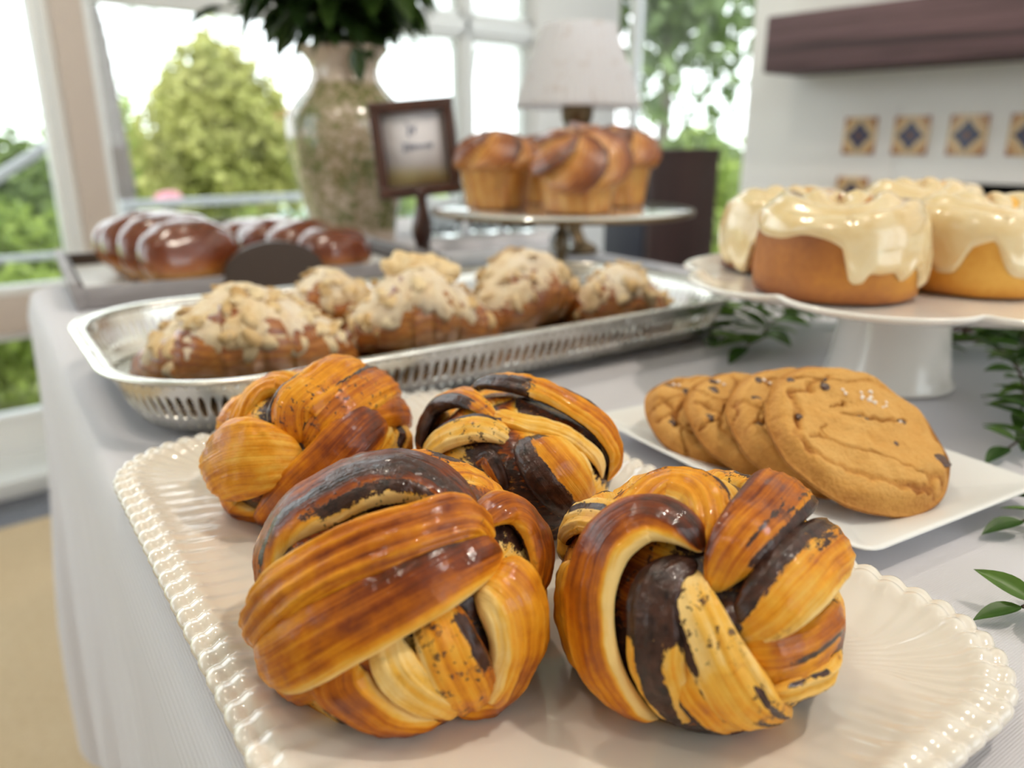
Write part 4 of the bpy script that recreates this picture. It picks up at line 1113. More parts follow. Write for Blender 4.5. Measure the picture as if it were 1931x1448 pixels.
BUNS = {
 1: ([0.1036, 0.1672, 0.0418, 0.0351], [
  ([[139,5,548,64,0],[254,27,496,100,10],[307,-52,452,100,10],[246,-178,459,55,-20]],[0.6,0.45,0.5,0],[],0.25),
  ([[-395,85,306,87,0],[-297,119,443,178,20],[-190,70,525,216,30],[-62,8,565,219,40],[30,-84,561,180,40],[68,-194,523,110,30],[74,-255,488,51,0]],[0.72,0.9,0.22,0],[[0.2,0.48,0.05,0.8],[0.7,0.95,0.3,0.8],[-0.95,-0.6,0.0,0.3]],0.2),
  ([[-404,87,167,44,0],[-398,28,113,95,10],[-390,-68,106,92,10],[-366,-202,211,47,0]],[0.64,0.5,0.55,0],[],0.25),
  ([[-334,-225,311,86,0],[-341,-241,230,146,20],[-306,-276,161,134,20],[-224,-313,82,110,20],[-82,-299,10,58,0]],[0.62,0.3,0.55,0],[],0.25),
  ([[-244,-294,360,46,0],[-245,-326,293,92,25],[-215,-358,226,106,30],[-152,-381,151,101,20],[-60,-357,43,64,0]],[0.16,0.2,0.1,0.2],[],0.25),
  ([[-146,-316,412,60,0],[-132,-363,352,120,20],[-118,-396,270,140,25],[-78,-406,167,137,20],[-2,-329,10,89,0]],[0.34,0.7,0.15,0.1],[[-0.9,-0.45,0.25,0.65]],0.25),
  ([[41,-341,417,133,20],[61,-376,361,183,40],[71,-407,267,177,40],[55,-410,168,164,30],[13,-381,73,137,20],[-89,-361,57,71,0]],[0.36,0.45,0.12,0.1],[],0.6),
  ([[94,-225,502,59,0],[206,-201,472,108,40],[263,-242,400,133,40],[251,-307,328,115,30],[223,-349,263,68,0]],[0.68,0.5,0.6,-0.2],[],0.25),
  ([[-403,55,138,110,10],[-393,-128,266,162,40],[-304,-232,358,165,45],[-199,-288,409,152,50],[-68,-313,443,143,50],[97,-301,447,94,30]],[0.55,0.6,0.16,0],[],0.1),
  ([[-403,96,174,59,20],[-385,-43,349,110,60],[-277,-141,452,129,70],[-130,-215,498,124,75],[28,-245,501,107,70],[116,-273,465,51,30]],[0.5,0.42,0.55,0],[],0.6),
 ]),
 2: ([0.1651, 0.1103, 0.0402, 0.0329], [
  ([[39,122,515,53,10],[62,54,526,76,20],[40,-42,529,78,20],[-1,-121,517,43,0]],[0.3,0.35,0.3,0],[[-1,-0.5,0,0.35]],0.25),
  ([[-292,212,348,74,10],[-338,192,286,101,10],[-377,139,208,105,10],[-376,98,120,93,10],[-354,56,56,50,0]],[0.42,0.3,0.5,0.15],[],0.25),
  ([[-231,316,276,66,10],[-177,325,332,110,30],[-185,254,408,112,40],[-207,143,460,101,30],[-217,69,474,49,0]],[0.22,0.3,0.2,0],[[-0.35,0.1,0.4,0.75]],0.5),
  ([[-236,-318,255,53,0],[-159,-363,259,83,10],[-51,-392,263,85,10],[126,-379,238,48,0]],[0.55,0.5,0.45,0],[],0.25),
  ([[-243,-296,303,43,0],[-188,-332,307,82,20],[-90,-371,305,89,20],[34,-378,310,77,20],[144,-356,299,43,0]],[0.5,0.25,0.6,0],[[0.5,0.9,0.4,0.9]],0.25),
  ([[-201,-347,191,39,10],[-124,-382,200,64,25],[-1,-401,189,66,25],[127,-380,181,32,0]],[0.24,0.3,0.3,0],[[0.5,0.8,0.3,0.9],[-0.8,-0.6,0.2,0.6]],0.6),
  ([[-249,48,458,59,10],[-160,84,497,111,40],[-65,63,524,129,50],[-60,-34,528,125,50],[-114,-103,507,89,40],[-174,-127,481,41,10]],[0.42,0.5,0.25,-0.1],[[-1,-0.75,0.45,0.7]],0.7),
  ([[-236,-219,400,29,0],[-232,-244,383,58,20],[-238,-268,353,48,20],[-241,-280,333,24,0]],[0.9,0.9,0.9,0],[[-1.2,1.2,-0.2,1.2]],0.25),
  ([[-196,-125,471,41,0],[-272,-105,429,106,25],[-320,-115,379,139,30],[-348,-142,320,138,30],[-364,-156,260,128,30],[-357,-181,184,109,25],[-295,-197,49,61,0]],[0.3,0.3,0.3,0],[[-1.2,1.2,-0.2,0.55],[-0.3,0.6,0.5,1.1]],0.25),
  ([[-343,-190,275,54,10],[-325,-236,212,92,30],[-282,-276,143,93,30],[-198,-287,41,56,0]],[0.33,0.35,0.45,0],[[0.6,1.1,0,1],[-0.5,-0.3,0.3,0.7]],0.25),
  ([[-221,-133,456,50,0],[-267,-170,406,94,30],[-285,-224,346,116,40],[-282,-268,284,130,40],[-249,-315,208,131,40],[-190,-346,142,94,30],[-43,-349,45,42,0]],[0.1,0.12,0.2,0.4],[[0.62,0.95,0.0,0.5],[-0.6,-0.35,0.6,0.9],[0.1,0.3,0.75,1.1]],0.3),
  ([[-241,-280,333,43,0],[-183,-294,370,117,40],[-89,-299,411,149,60],[48,-290,427,146,60],[249,-233,377,108,50],[245,-224,389,51,10]],[0.28,0.7,0.08,0.28],[[-1.0,-0.42,0.08,1.1],[-0.3,-0.15,0.5,0.9]],0.35),
  ([[-227,-199,421,39,10],[-159,-190,463,106,50],[-36,-176,498,136,70],[199,-115,473,144,70],[240,-118,449,82,30]],[0.42,0.7,0.36,0.3],[[0.66,1.05,0.25,1.1],[0.2,0.34,0.3,0.6],[0.45,0.55,0.5,1]],0.35),
  ([[-177,-132,478,41,20],[-177,-71,493,94,60],[-209,8,484,127,80],[-283,52,433,138,80],[-350,44,361,131,70],[-390,11,282,124,60],[-400,-31,200,118,50],[-378,-77,112,103,30],[-280,-99,10,70,0]],[0.64,0.06,0.6,-0.2],[],0.15),
 ]),
 3: ([0.1357, 0.2828, 0.0395, 0.0339], [
  ([[-335,42,386,77,0],[-230,53,482,144,10],[-123,20,532,134,10],[-85,-75,535,66,0]],[0.5,0.4,0.5,0],[],0.5),
  ([[-379,112,189,79,0],[-372,57,105,157,10],[-336,-2,32,168,20],[-295,-145,21,98,0]],[0.48,0.3,0.4,0],[],0.25),
  ([[248,-251,363,81,0],[246,-299,279,149,10],[153,-365,203,101,0]],[0.3,0.4,0.3,0],[[0.3,0.8,0,0.8]],0.25),
  ([[-151,-363,244,73,0],[-41,-383,287,159,20],[106,-349,342,154,20],[193,-295,364,79,0]],[0.3,0.5,0.2,0],[],0.25),
  ([[-195,-309,340,62,0],[-69,-320,401,127,20],[124,-285,419,144,30],[340,-153,323,132,20],[340,-195,256,60,0]],[0.5,0.3,0.55,0],[[-0.9,-0.4,0.1,0.5]],0.25),
  ([[-189,-301,359,73,0],[-95,-285,431,159,40],[86,-227,477,178,50],[291,-72,431,168,40],[321,-120,380,72,0]],[0.48,0.4,0.5,0],[[-1,-0.45,0.1,1]],0.4),
  ([[-222,-277,360,73,0],[-180,-208,453,169,50],[-57,-180,508,174,60],[182,-21,510,142,50],[251,-31,470,72,0]],[0.5,0.5,0.5,0],[[-1,-0.65,0.1,0.5]],0.5),
  ([[-261,-79,10,101,10],[-259,-295,173,157,50],[-145,-357,285,167,60],[11,-344,376,172,60],[158,-291,395,89,20]],[0.62,0.65,0.3,0],[],0.1),
  ([[-203,-311,326,83,20],[-285,-239,326,208,60],[-359,-129,300,263,60],[-395,-7,218,206,40],[-372,54,103,101,0]],[0.24,0.35,0.35,0.2],[],0.6),
 ]),
 4: ([0.1887, 0.2148, 0.0404, 0.0305], [
  ([[-9,-304,390,37,0],[7,-354,337,73,10],[41,-386,274,59,0]],[0.1,0.1,0.1,0],[],0.25),
  ([[-316,-126,354,40,0],[-284,-158,370,62,20],[-283,-206,342,66,20],[-283,-266,276,44,0]],[0.6,0.6,0.6,0],[[-1.2,0.2,-0.1,1.1]],0.25),
  ([[-143,-15,474,61,10],[-121,-134,462,83,20],[-44,-221,443,74,20],[40,-301,391,74,20],[97,-351,321,60,20],[137,-375,236,28,0]],[0.14,0.2,0.3,0],[],0.25),
  ([[-355,170,259,58,0],[-332,82,352,104,30],[-284,-4,406,111,40],[-223,-98,433,100,40],[-169,-196,423,50,0]],[0.2,0.35,0.12,0],[[-1,-0.55,0,0.8]],0.3),
  ([[-301,254,259,55,10],[-244,269,323,106,40],[-172,265,379,122,60],[-148,174,441,114,60],[-155,30,470,71,50],[-163,-91,460,28,0]],[0.55,0.5,0.6,0],[[0.1,1.1,0.05,0.8]],0.3),
  ([[-95,245,421,31,10],[-13,204,452,82,60],[4,46,492,113,70],[49,-87,485,121,70],[105,-202,441,124,70],[166,-278,372,119,60],[202,-327,284,96,40],[185,-359,201,43,0]],[0.46,0.55,0.4,0],[[0,1.1,0.15,0.4],[-0.9,-0.5,0.3,0.9]],0.6),
  ([[-130,-220,425,77,20],[-145,-276,383,161,60],[-127,-343,318,191,70],[-77,-390,247,170,50],[-4,-403,163,110,0]],[0.32,0.35,0.3,0],[[0.25,1.1,-0.1,1.1],[-0.6,1.1,-0.1,0.18]],0.35),
 ]),
}


def ell_level(P, R):
    return np.sqrt(((P / R) ** 2).sum(-1))

def strand(pts, tone, choc, rib, ell, seed, ns=84, nt=52, depth=0.9):
    """a flattened dough strand lying over the dome; points are 0.1 mm, local to the bun's base"""
    x, y, r, rz = ell
    R = np.array([r, r, rz]); c0 = np.array([0, 0, 0.62 * rz])
    A = np.array(pts, float) * 1e-4
    S = crom(A, ns)
    P = S[:, :3] - c0; w = np.maximum(S[:, 3] * 1.10, 0.003); lift = S[:, 4] 
    P = P / ell_level(P, R)[:, None]
    t = np.gradient(P, axis=0); t /= np.linalg.norm(t, axis=1)[:, None]
    n = P / R ** 2; n /= np.linalg.norm(n, axis=1)[:, None]
    b = np.cross(t, n); b /= np.linalg.norm(b, axis=1)[:, None]
    s01 = np.linspace(0, 1, ns)
    # rounded ends
    end = np.clip(np.minimum(s01, 1 - s01) / 0.09, 0, 1); endf = np.sqrt(1 - (1 - end) ** 2)
    wv = w * (0.25 + 0.75 * endf)
    length = np.concatenate([[0], np.cumsum(np.linalg.norm(np.diff(P, axis=0), axis=1))])
    th = np.linspace(0, 2 * np.pi, nt, endpoint=False)
    cx, sx = np.cos(th), np.sin(th)
    lat = np.sign(cx) * np.abs(cx) ** 0.85
    upp = np.where(sx > 0, np.abs(sx) ** 0.95, 0)
    dwn = np.where(sx < 0, np.abs(sx) ** 0.8, 0)
    v = np.broadcast_to(lat, (ns, nt))
    # wandering ribs: sheets of dough that run the length of the strand
    wob = vnoise(np.stack([length * 40, s01 * 0 + seed, s01 * 0], -1), 1.0, seed)
    wob2 = vnoise(np.stack([length * 90, s01 * 0 + seed * 3.7, s01 * 0 + 2], -1), 1.0, seed)
    latm = v * (wv / 2)[:, None]
    ph = latm / 0.0021 * 2 * np.pi / 1.6 + 2.2 * wob[:, None]
    ribs = (0.5 + 0.5 * np.sin(ph)) ** 1.6 + 0.5 * (0.5 + 0.5 * np.sin(ph * 2.37 + 1 + wob2[:, None] * 2))
    hh = np.minimum(0.26 * wv, 0.0060) * (0.35 + 0.65 * endf)
    h = hh[:, None] * upp - depth * hh[:, None] * dwn
    h = h + np.where(sx > 0, 1, 0) * rib * 0.0015 * (ribs - 0.7) * np.clip(upp * 1.5, 0, 1) * endf[:, None]
    Q = P[:, None] + b[:, None] * latm[..., None]
    Qf = Q.reshape(-1, 3)
    lum = fbm(Qf, 110, 2, seed).reshape(ns, nt) * 0.0006 + fbm(Qf, 420, 2, seed + 5).reshape(ns, nt) * 0.00022
    Lq = ell_level(Q, R)
    # follow the dome sideways, but keep a little straightness so edges lift off it
    tgt = 1.0 + 0.25 * (Lq - 1)
    Q = Q * (tgt / Lq)[..., None]
    nn = Q / R ** 2; nn /= np.linalg.norm(nn, axis=-1)[..., None]
    lf = lift * 1e0
    Q = Q + nn * (lf[:, None] + h + lum * (sx > 0) - 0.0022)[..., None] + c0
    Q[..., 2] = np.maximum(Q[..., 2], 0.0004 + 0.0003 * np.abs(v))
    V = Q.reshape(-1, 3)
    F = [tuple(q) for q in grid(ns, nt, wv=True)]
    F.append(tuple(range(nt))[::-1]); F.append(tuple((ns - 1) * nt + i for i in range(nt)))
    # colour attributes
    tc, tm, tp, te = tone
    av = np.abs(v)
    edge = np.where(v < 0, tm, tp)
    tn = tc + (edge - tc) * smoothstep(0.5, 1.0, av) + te * (s01[:, None] - 0.3)
    tn = tn + 0.16 * vnoise(Qf, 38, seed + 21).reshape(ns, nt) * (tc < 0.75)
    tn = tn - 0.18 * smoothstep(0.90, 1.0, av) * (tc > 0.3)            # pale proofed dough at the very rim of a strand
    tn = tn - 0.13 * rib * (ribs - 0.9)                                # troughs of the layers are darker
    tn = tn + 0.10 * smoothstep(0.0, 0.004, lift)[:, None] * (1 - av)
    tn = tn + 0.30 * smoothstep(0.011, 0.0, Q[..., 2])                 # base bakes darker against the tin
    ch = np.zeros((ns, nt))
    for v0, v1, s0, s1 in choc:
        k = smoothstep(v0 - 0.12, v0 + 0.12, v) * (1 - smoothstep(v1 - 0.12, v1 + 0.12, v))
        k = k * (smoothstep(s0 - 0.07, s0 + 0.07, s01) * (1 - smoothstep(s1 - 0.07, s1 + 0.07, s01)))[:, None]
        ch = np.maximum(ch, k)
    ch = ch * 0.95
    crumb = np.clip(0.22 + 0.9 * vnoise(Qf, 55, seed + 9).reshape(ns, nt) + 0.5 * (ch > 0.15), 0, 1) * (0.5 if not choc else 1.0)
    ch = np.where(sx[None] < -0.2, 0.75, ch)
    pv = np.stack([np.broadcast_to(length[:, None], (ns, nt)) + seed * 0.37, latm + wob[:, None] * 0.0011 + seed * 0.011, np.zeros((ns, nt))], -1)
    return (V, F), dict(tone=tn.ravel(), choc=ch.ravel(), crumb=crumb.ravel(), pv=pv.reshape(-1, 3))

def dome(ell, seed):
    """inner dough the strands are wound over"""
    x, y, r, rz = ell
    nu, nv = 72, 36
    a = np.linspace(0, 2 * np.pi, nu, endpoint=False); e = np.linspace(-0.66, np.pi / 2 - 0.02, nv)
    A, E_ = np.meshgrid(a, e, indexing='ij')
    D = np.stack([np.cos(E_) * np.cos(A), np.cos(E_) * np.sin(A), np.sin(E_)], -1)
    k = 0.975 + 0.02 * np.sin(5 * A + 4 * E_ + seed)
    P = D * np.array([r, r, rz]) * k[..., None]
    P = P + D * 0.0012 * fbm(P.reshape(-1, 3), 80, 3, seed).reshape(nu, nv)[..., None]
    P[..., 2] = np.maximum(P[..., 2] + 0.62 * rz, 0.0003)
    V = P.reshape(-1, 3).tolist(); F = [tuple(q) for q in grid(nu, nv, wu=True)]
    F.append(tuple(i * nv for i in range(nu))[::-1]); F.append(tuple(i * nv + nv - 1 for i in range(nu)))
    tn = 0.5 + 0.35 * np.sin(5 * A + 4 * E_ + seed)
    ch = 0.25 + 0.5 * (np.sin(5 * A + 4 * E_ + seed + 2) > 0.2)
    pv = np.stack([(A * r), E_ * r, 0 * A], -1)
    return (V, F), dict(tone=tn.ravel(), choc=ch.ravel(), crumb=np.ones(nu * nv), pv=pv.reshape(-1, 3))

def arc_strand(ell, az0, az1, el0, elm, el1, w, lift):
    """a strand on the far side, given by azimuths and elevations on the dome"""
    x, y, r, rz = ell
    out = []
    for k in range(5):
        f = k / 4; az = az0 + (az1 - az0) * f
        el = (1 - f) ** 2 * el0 + 2 * f * (1 - f) * elm + f * f * el1
        p = np.array([r * math.cos(el) * math.cos(az), r * math.cos(el) * math.sin(az), max(0.62 * rz + rz * math.sin(el), 0.001)])
        ww = w * (0.55 + 0.45 * math.sin(math.pi * f))
        out.append([p[0] * 1e4, p[1] * 1e4, p[2] * 1e4, ww * 1e4, lift * 1e4 * math.sin(math.pi * f)])
    return out

PLATE_Z = 0.0055
BUN_LABELS = {1: 'big glossy chocolate knot bun at the front, broad shiny strand slanting across it',
              2: 'chocolate knot bun with a deep open chocolate split in its middle, nearest the cookies',
              3: 'golden knot bun at the far end of the cream platter, beside the pierced silver tray',
              4: 'dark chocolate streaked knot bun sitting behind the other three in the middle'}
for k, (ell, strands) in BUNS.items():
    b = thing('chocolate_knot_bun', BUN_LABELS[k], 'bun', (ell[0], ell[1], T + PLATE_Z), 0, 'chocolate knot buns on the cream platter')
    vf, at = dome(ell, k)
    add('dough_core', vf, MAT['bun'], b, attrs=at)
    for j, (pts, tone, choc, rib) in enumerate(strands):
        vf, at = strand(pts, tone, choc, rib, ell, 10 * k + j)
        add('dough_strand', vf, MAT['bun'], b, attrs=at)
    hd = math.atan2(ell[1], ell[0])                    # the side away from the camera
    for j, (a0, a1, e0, em, e1, w, lf) in enumerate([(-1.1, 0.1, -0.5, 0.6, 0.9, 0.026, 0.003), (-0.5, 0.9, -0.55, 0.35, 0.7, 0.026, 0.003),
                                                       (0.2, 1.4, -0.55, 0.2, 0.55, 0.024, 0.002)]):
        vf, at = strand(arc_strand(ell, hd + a0, hd + a1, e0, em, e1, w, lf), (0.45, 0.5, 0.4, 0), [(-0.9, -0.4, 0.1, 0.8)], 0.4, ell, 90 + 10 * k + j, 40, 32)
        add('dough_strand', vf, MAT['bun'], b, attrs=at)

# ------------------------------------------------------------------ ivory cake stand with iced rolls
CSX, CSY = 0.503, 0.204
def scallop(a, k=8):
    q = np.abs(np.sin(k * a / 2 + 0.35))
    return q ** 0.55
def cake_stand():
    root = thing('ivory_cake_stand', 'ivory scalloped cake stand on a flared pedestal carrying the iced rolls', 'cake stand', (CSX, CSY, T + E_))
    ped = [(0.0, 0.001), (0.030, 0.001), (0.0385, 0.0002), (0.0402, 0.0012), (0.0402, 0.0026), (0.0388, 0.0048), (0.0372, 0.010), (0.0352, 0.022), (0.0336, 0.036), (0.0326, 0.048), (0.0324, 0.054), (0.034, 0.0565), (0.02, 0.057)]
    add('pedestal', lathe(ped[1:], 64), MAT['ivory_china'], root)
    n = 256; a = np.linspace(0, 2 * np.pi, n, endpoint=False)
    R0 = 0.1385
    sc = scallop(a)
    prof = [(0.0, 0.0620), (0.45, 0.0620), (0.78, 0.0621), (0.86, 0.0628), (0.905, 0.0648), (0.94, 0.0672), (0.97, 0.0691), (0.99, 0.0694), (1.0, 0.0684), (0.995, 0.0668), (0.975, 0.0656), (0.93, 0.0642), (0.86, 0.0618), (0.72, 0.0592), (0.45, 0.0572), (0.2, 0.0570), (0.0, 0.0570)]
    V = []
    for f, z in prof:
        k = smoothstep(0.72, 1.0, f)
        r = R0 * f * (1 - 0.10 * (1 - sc) * k)
        V.append(np.stack([r * np.cos(a), r * np.sin(a), z + 0.0022 * (1 - sc) * k + 0 * a], -1))
    k = len(V)
    V = np.stack(V, 1).reshape(-1, 3)
    add('scalloped_plate', (V, [tuple(q) for q in grid(n, k, wu=True)]), MAT['ivory_china'], root)
cake_stand()

def roll_mat():
    m = M('golden roll crumb', rough=0.6, spec=0.35)
    v = m.coord('Object')
    n = m.noise(v, 30, 4); f = m.noise(v, 260, 3)
    t = m.math('ADD', m.attr('tone'), m.math('ADD', m.mad(n, 0.7, -0.35), m.mad(f, 0.18, -0.09)))
    m.set('Base Color', m.ramp(t, [(0.1, (0.78, 0.44, 0.09, 1)), (0.4, (0.62, 0.28, 0.04, 1)), (0.65, (0.40, 0.15, 0.035, 1)), (1.0, (0.20, 0.06, 0.02, 1))]))
    m.bump(m.math('ADD', n, f), 0.4, 0.001)
    return m
MAT['roll'] = roll_mat()
def icing_mat():
    m = M('cream icing', rough=0.22, coat=0.85, coat_rough=0.08, sss=(0.15, (1, .8, .5), 0.003))
    v = m.coord('Object')
    n = m.noise(v, 42, 3, 0.6, 0.6)
    m.set('Base Color', m.ramp(n, [(0.35, (0.74, 0.58, 0.33, 1)), (0.55, (0.80, 0.68, 0.44, 1)), (0.75, (0.82, 0.74, 0.55, 1))]))
    m.set('Base Color', m.mix(m.math('MULTIPLY', m.attr('thin'), 0.85), m.ramp(n, [(0.35, (0.70, 0.51, 0.25, 1)), (0.6, (0.77, 0.62, 0.37, 1)), (0.8, (0.80, 0.70, 0.48, 1))]), (0.50, 0.23, 0.07, 1)))
    m.bump(m.noise(v, 60, 3), 0.3, 0.002)
    return m
MAT['icing'] = icing_mat()

def iced_roll(label, loc, R, Hh, rot, seed, drips, tone0=0.35):
    root = thing('iced_cinnamon_roll', label, 'cinnamon roll', loc, rot, 'iced rolls on the ivory cake stand')
    na = 120; a = np.linspace(0, 2 * np.pi, na, endpoint=False)
    wob = 1 + 0.025 * vnoise(np.stack([np.cos(a) * 1.5, np.sin(a) * 1.5, a * 0], -1), 1, seed)
    prof = [(0.5, 0.0004), (0.93, 0.0005), (0.975, 0.002), (0.995, 0.007), (1.005, 0.014), (1.01, Hh * 0.45), (1.0, Hh * 0.62), (0.975, Hh * 0.76), (0.93, Hh * 0.86), (0.84, Hh * 0.94), (0.68, Hh * 0.985), (0.45, Hh * 1.0), (0.2, Hh * 1.01), (0.02, Hh * 1.01)]
    tz = lambda f, ang: 0
    V = []
    for f, z in prof:
        r = R * f * wob
        zz = z + (0.0035 * np.sin(2 * a + seed) * smoothstep(Hh * .6, Hh, z)) 
        # spiral groove of the rolled dough on top
        if f < 0.9: zz = zz + 0.0022 * np.sin(f * 18 + a)
        V.append(np.stack([r * np.cos(a), r * np.sin(a), zz], -1))
    k = len(V); VV = np.stack(V, 1); Vf = VV.reshape(-1, 3)
    Vf = Vf + 0.0008 * np.stack([vnoise(Vf, 90, seed), vnoise(Vf, 90, seed + 1), np.abs(vnoise(Vf, 90, seed + 2)) * (Vf[:, 2] > .003)], -1)
    aa = np.arctan2(Vf[:, 1], Vf[:, 0])
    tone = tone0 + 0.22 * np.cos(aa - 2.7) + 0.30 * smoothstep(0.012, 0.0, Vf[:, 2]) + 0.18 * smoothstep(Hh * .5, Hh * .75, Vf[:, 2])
    F = [tuple(q) for q in grid(na, k, wu=True)] + [tuple(i * k for i in range(na))[::-1], tuple(i * k + k - 1 for i in range(na))]
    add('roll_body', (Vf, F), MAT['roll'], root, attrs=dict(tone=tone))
    # icing: covers the top and runs down the side to a depth that changes with the angle
    low = np.full(na, Hh * 0.70)
    for ang, dep, wd in drips:
        da = (a - ang + np.pi) % (2 * np.pi) - np.pi
        low = np.minimum(low, Hh * 0.70 - (Hh * 0.70 - dep) * np.exp(-(da / wd) ** 4))
    low = low + 0.0015 * np.sin(5 * a + seed) + 0.0012 * vnoise(np.stack([np.cos(a) * 4, np.sin(a) * 4, a * 0], -1), 1, seed + 3)
    pf = np.array([p[0] for p in prof]); pz = np.array([p[1] for p in prof])
    # arc along the upper profile, from centre to the bottom of the side
    up = np.array(prof[::-1]); ulen = np.concatenate([[0], np.cumsum(np.hypot(np.diff(up[:, 0] * R), np.diff(up[:, 1])))])
    nz = 46
    V = np.zeros((na, nz, 3)); thin = np.zeros((na, nz))
    for i in range(na):
        # arc length at which the side reaches the drip's lower end
        side = np.where((up[:, 1] <= low[i]) & (up[:, 0] > 0.9))[0]
        j = side[0] if len(side) else len(up) - 3
        z0, z1 = up[j - 1, 1], up[j, 1]
        f = (z0 - low[i]) / max(z0 - z1, 1e-6)
        smax = ulen[j - 1] + (ulen[j] - ulen[j - 1]) * f
        sv = np.linspace(0.001, smax, nz)
        rr = np.interp(sv, ulen, up[:, 0]) * R * wob[i]; zz = np.interp(sv, ulen, up[:, 1])
        zz = zz + 0.0035 * np.sin(2 * a[i] + seed) * smoothstep(Hh * .6, Hh, zz) + np.where(rr < 0.9 * R, 0.0016 * np.sin(rr / R * 18 + a[i]), 0)
        e = (smax - sv)
        thk = 0.0026 * np.sqrt(np.clip(e / 0.004, 0, 1)) + 0.0012 * np.exp(-((e - 0.004) / 0.004) ** 2) * (low[i] < Hh * .5)
        dr = np.gradient(rr); dz = np.gradient(zz); ln = np.hypot(dr, dz) + 1e-9
        nr_, nz_ = -dz / ln, dr / ln
        V[i, :, 0] = (rr + nr_ * thk) * math.cos(a[i]); V[i, :, 1] = (rr + nr_ * thk) * math.sin(a[i]); V[i, :, 2] = zz + nz_ * thk - (0.0006 * (e < 1e-9))
        thin[i] = np.clip(0.9 * np.sin(rr / R * 18 + a[i] + 2.2) - 0.45 + 0.8 * vnoise(np.stack([rr * np.cos(a[i]), rr * np.sin(a[i]), 0 * rr], -1), 50, seed), 0, 1) * (rr < R * 0.78)
    # smooth thickness ring-wise
    Vf = V.reshape(-1, 3)
    Vf = Vf + np.stack([0 * Vf[:, 0], 0 * Vf[:, 0], 0.0010 * vnoise(Vf, 70, seed + 4)], -1)
    F = [tuple(q)[::-1] for q in grid(na, nz, wu=True)] + [tuple(i * nz for i in range(na))]
    add('icing', (Vf, F), MAT['icing'], root, attrs=dict(thin=thin.ravel()))
    return root
ZS = T + E_ + 0.0628
iced_roll('iced roll at the front of the cake stand, brown side bare on its left', (0.4510, 0.2225, ZS), 0.0465, 0.052, 0, 4, [(-1.9, 0.019, 0.62), (-2.42, 0.015, 0.16), (-1.85, 0.014, 0.15), (-1.35, 0.010, 0.22), (0.5, 0.02, 0.4)], 0.52)
iced_roll('iced roll right of the front one with a pale yellow side and pointed drips', (0.5350, 0.1735, ZS), 0.0465, 0.050, 0, 9, [(3.05, 0.028, 0.55), (3.13, 0.014, 0.24), (-2.3, 0.016, 0.3), (0.4, 0.02, 0.4)], 0.12)
iced_roll('iced roll behind at the left rim of the cake stand, long drip reaching the plate', (0.5090, 0.2900, ZS + 0.0012), 0.0425, 0.049, 0, 15, [(2.55, 0.004, 0.30), (2.95, 0.003, 0.25), (-2.9, 0.02, 0.4), (-2.2, 0.02, 0.3), (0.9, 0.02, 0.4)], 0.5)
iced_roll('iced roll farthest back on the cake stand, mostly hidden, swirl showing on top', (0.5930, 0.2360, ZS + 0.0008), 0.0420, 0.054, 0, 22, [(-2.4, 0.02, 0.4), (-3.0, 0.018, 0.3), (0.9, 0.02, 0.4)], 0.4)

# ------------------------------------------------------------------ glass pastry stand with cruffins
GX, GY, GZ = 0.652, 0.660, 0.0765
def pastry_stand():
    root = thing('glass_pastry_stand', 'round glass pastry stand with a dark rim on a slim stem holding muffin shaped pastries', 'cake stand', (GX, GY, T + E_))
    add('foot', lathe([(0.02, 0.0), (0.055, 0.0), (0.057, 0.002), (0.04, 0.005), (0.016, 0.008), (0.008, 0.012)], 40), MAT['silver'], root)
    add('stem', lathe([(0.007, 0.010), (0.0065, 0.030), (0.0075, 0.034), (0.0060, 0.040), (0.0055, 0.058), (0.010, 0.066), (0.024, GZ - 0.0062)], 32), MAT['bronze'], root)
    bm = bmesh.new(); bmesh.ops.create_icosphere(bm, subdivisions=2, radius=0.0155)
    V = [tuple(v.co) for v in bm.verts]; bm.verts.index_update(); F = [tuple(v.index for v in f.verts) for f in bm.faces]; bm.free()
    add('crystal_bead', (V, F), MAT['clear'], root, smooth=False, loc=(0.0, 0.0, 0.036))
    add('glass_disc', lathe([(0.0, GZ - 0.006), (0.10, GZ - 0.006), (0.149, GZ - 0.0052), (0.149, GZ - 0.0008), (0.10, GZ - 0.0012), (0.0, GZ - 0.0012)][1:5], 80), MAT['mirror'], root)
    add('dark_rim', lathe([(0.149, GZ - 0.0055), (0.1525, GZ - 0.0055), (0.1535, GZ - 0.003), (0.1525, GZ - 0.0002), (0.149, GZ - 0.0004)], 80, caps=False), MAT['bronze'], root)
MAT['bronze'] = M('aged bronze', rough=0.35, metal=0.8, color=(0.16, 0.11, 0.06, 1))
MAT['mirror'] = M('silvered stand glass', rough=0.1, metal=0.35, coat=1.0, color=(0.80, 0.86, 0.86, 1))
pastry_stand()

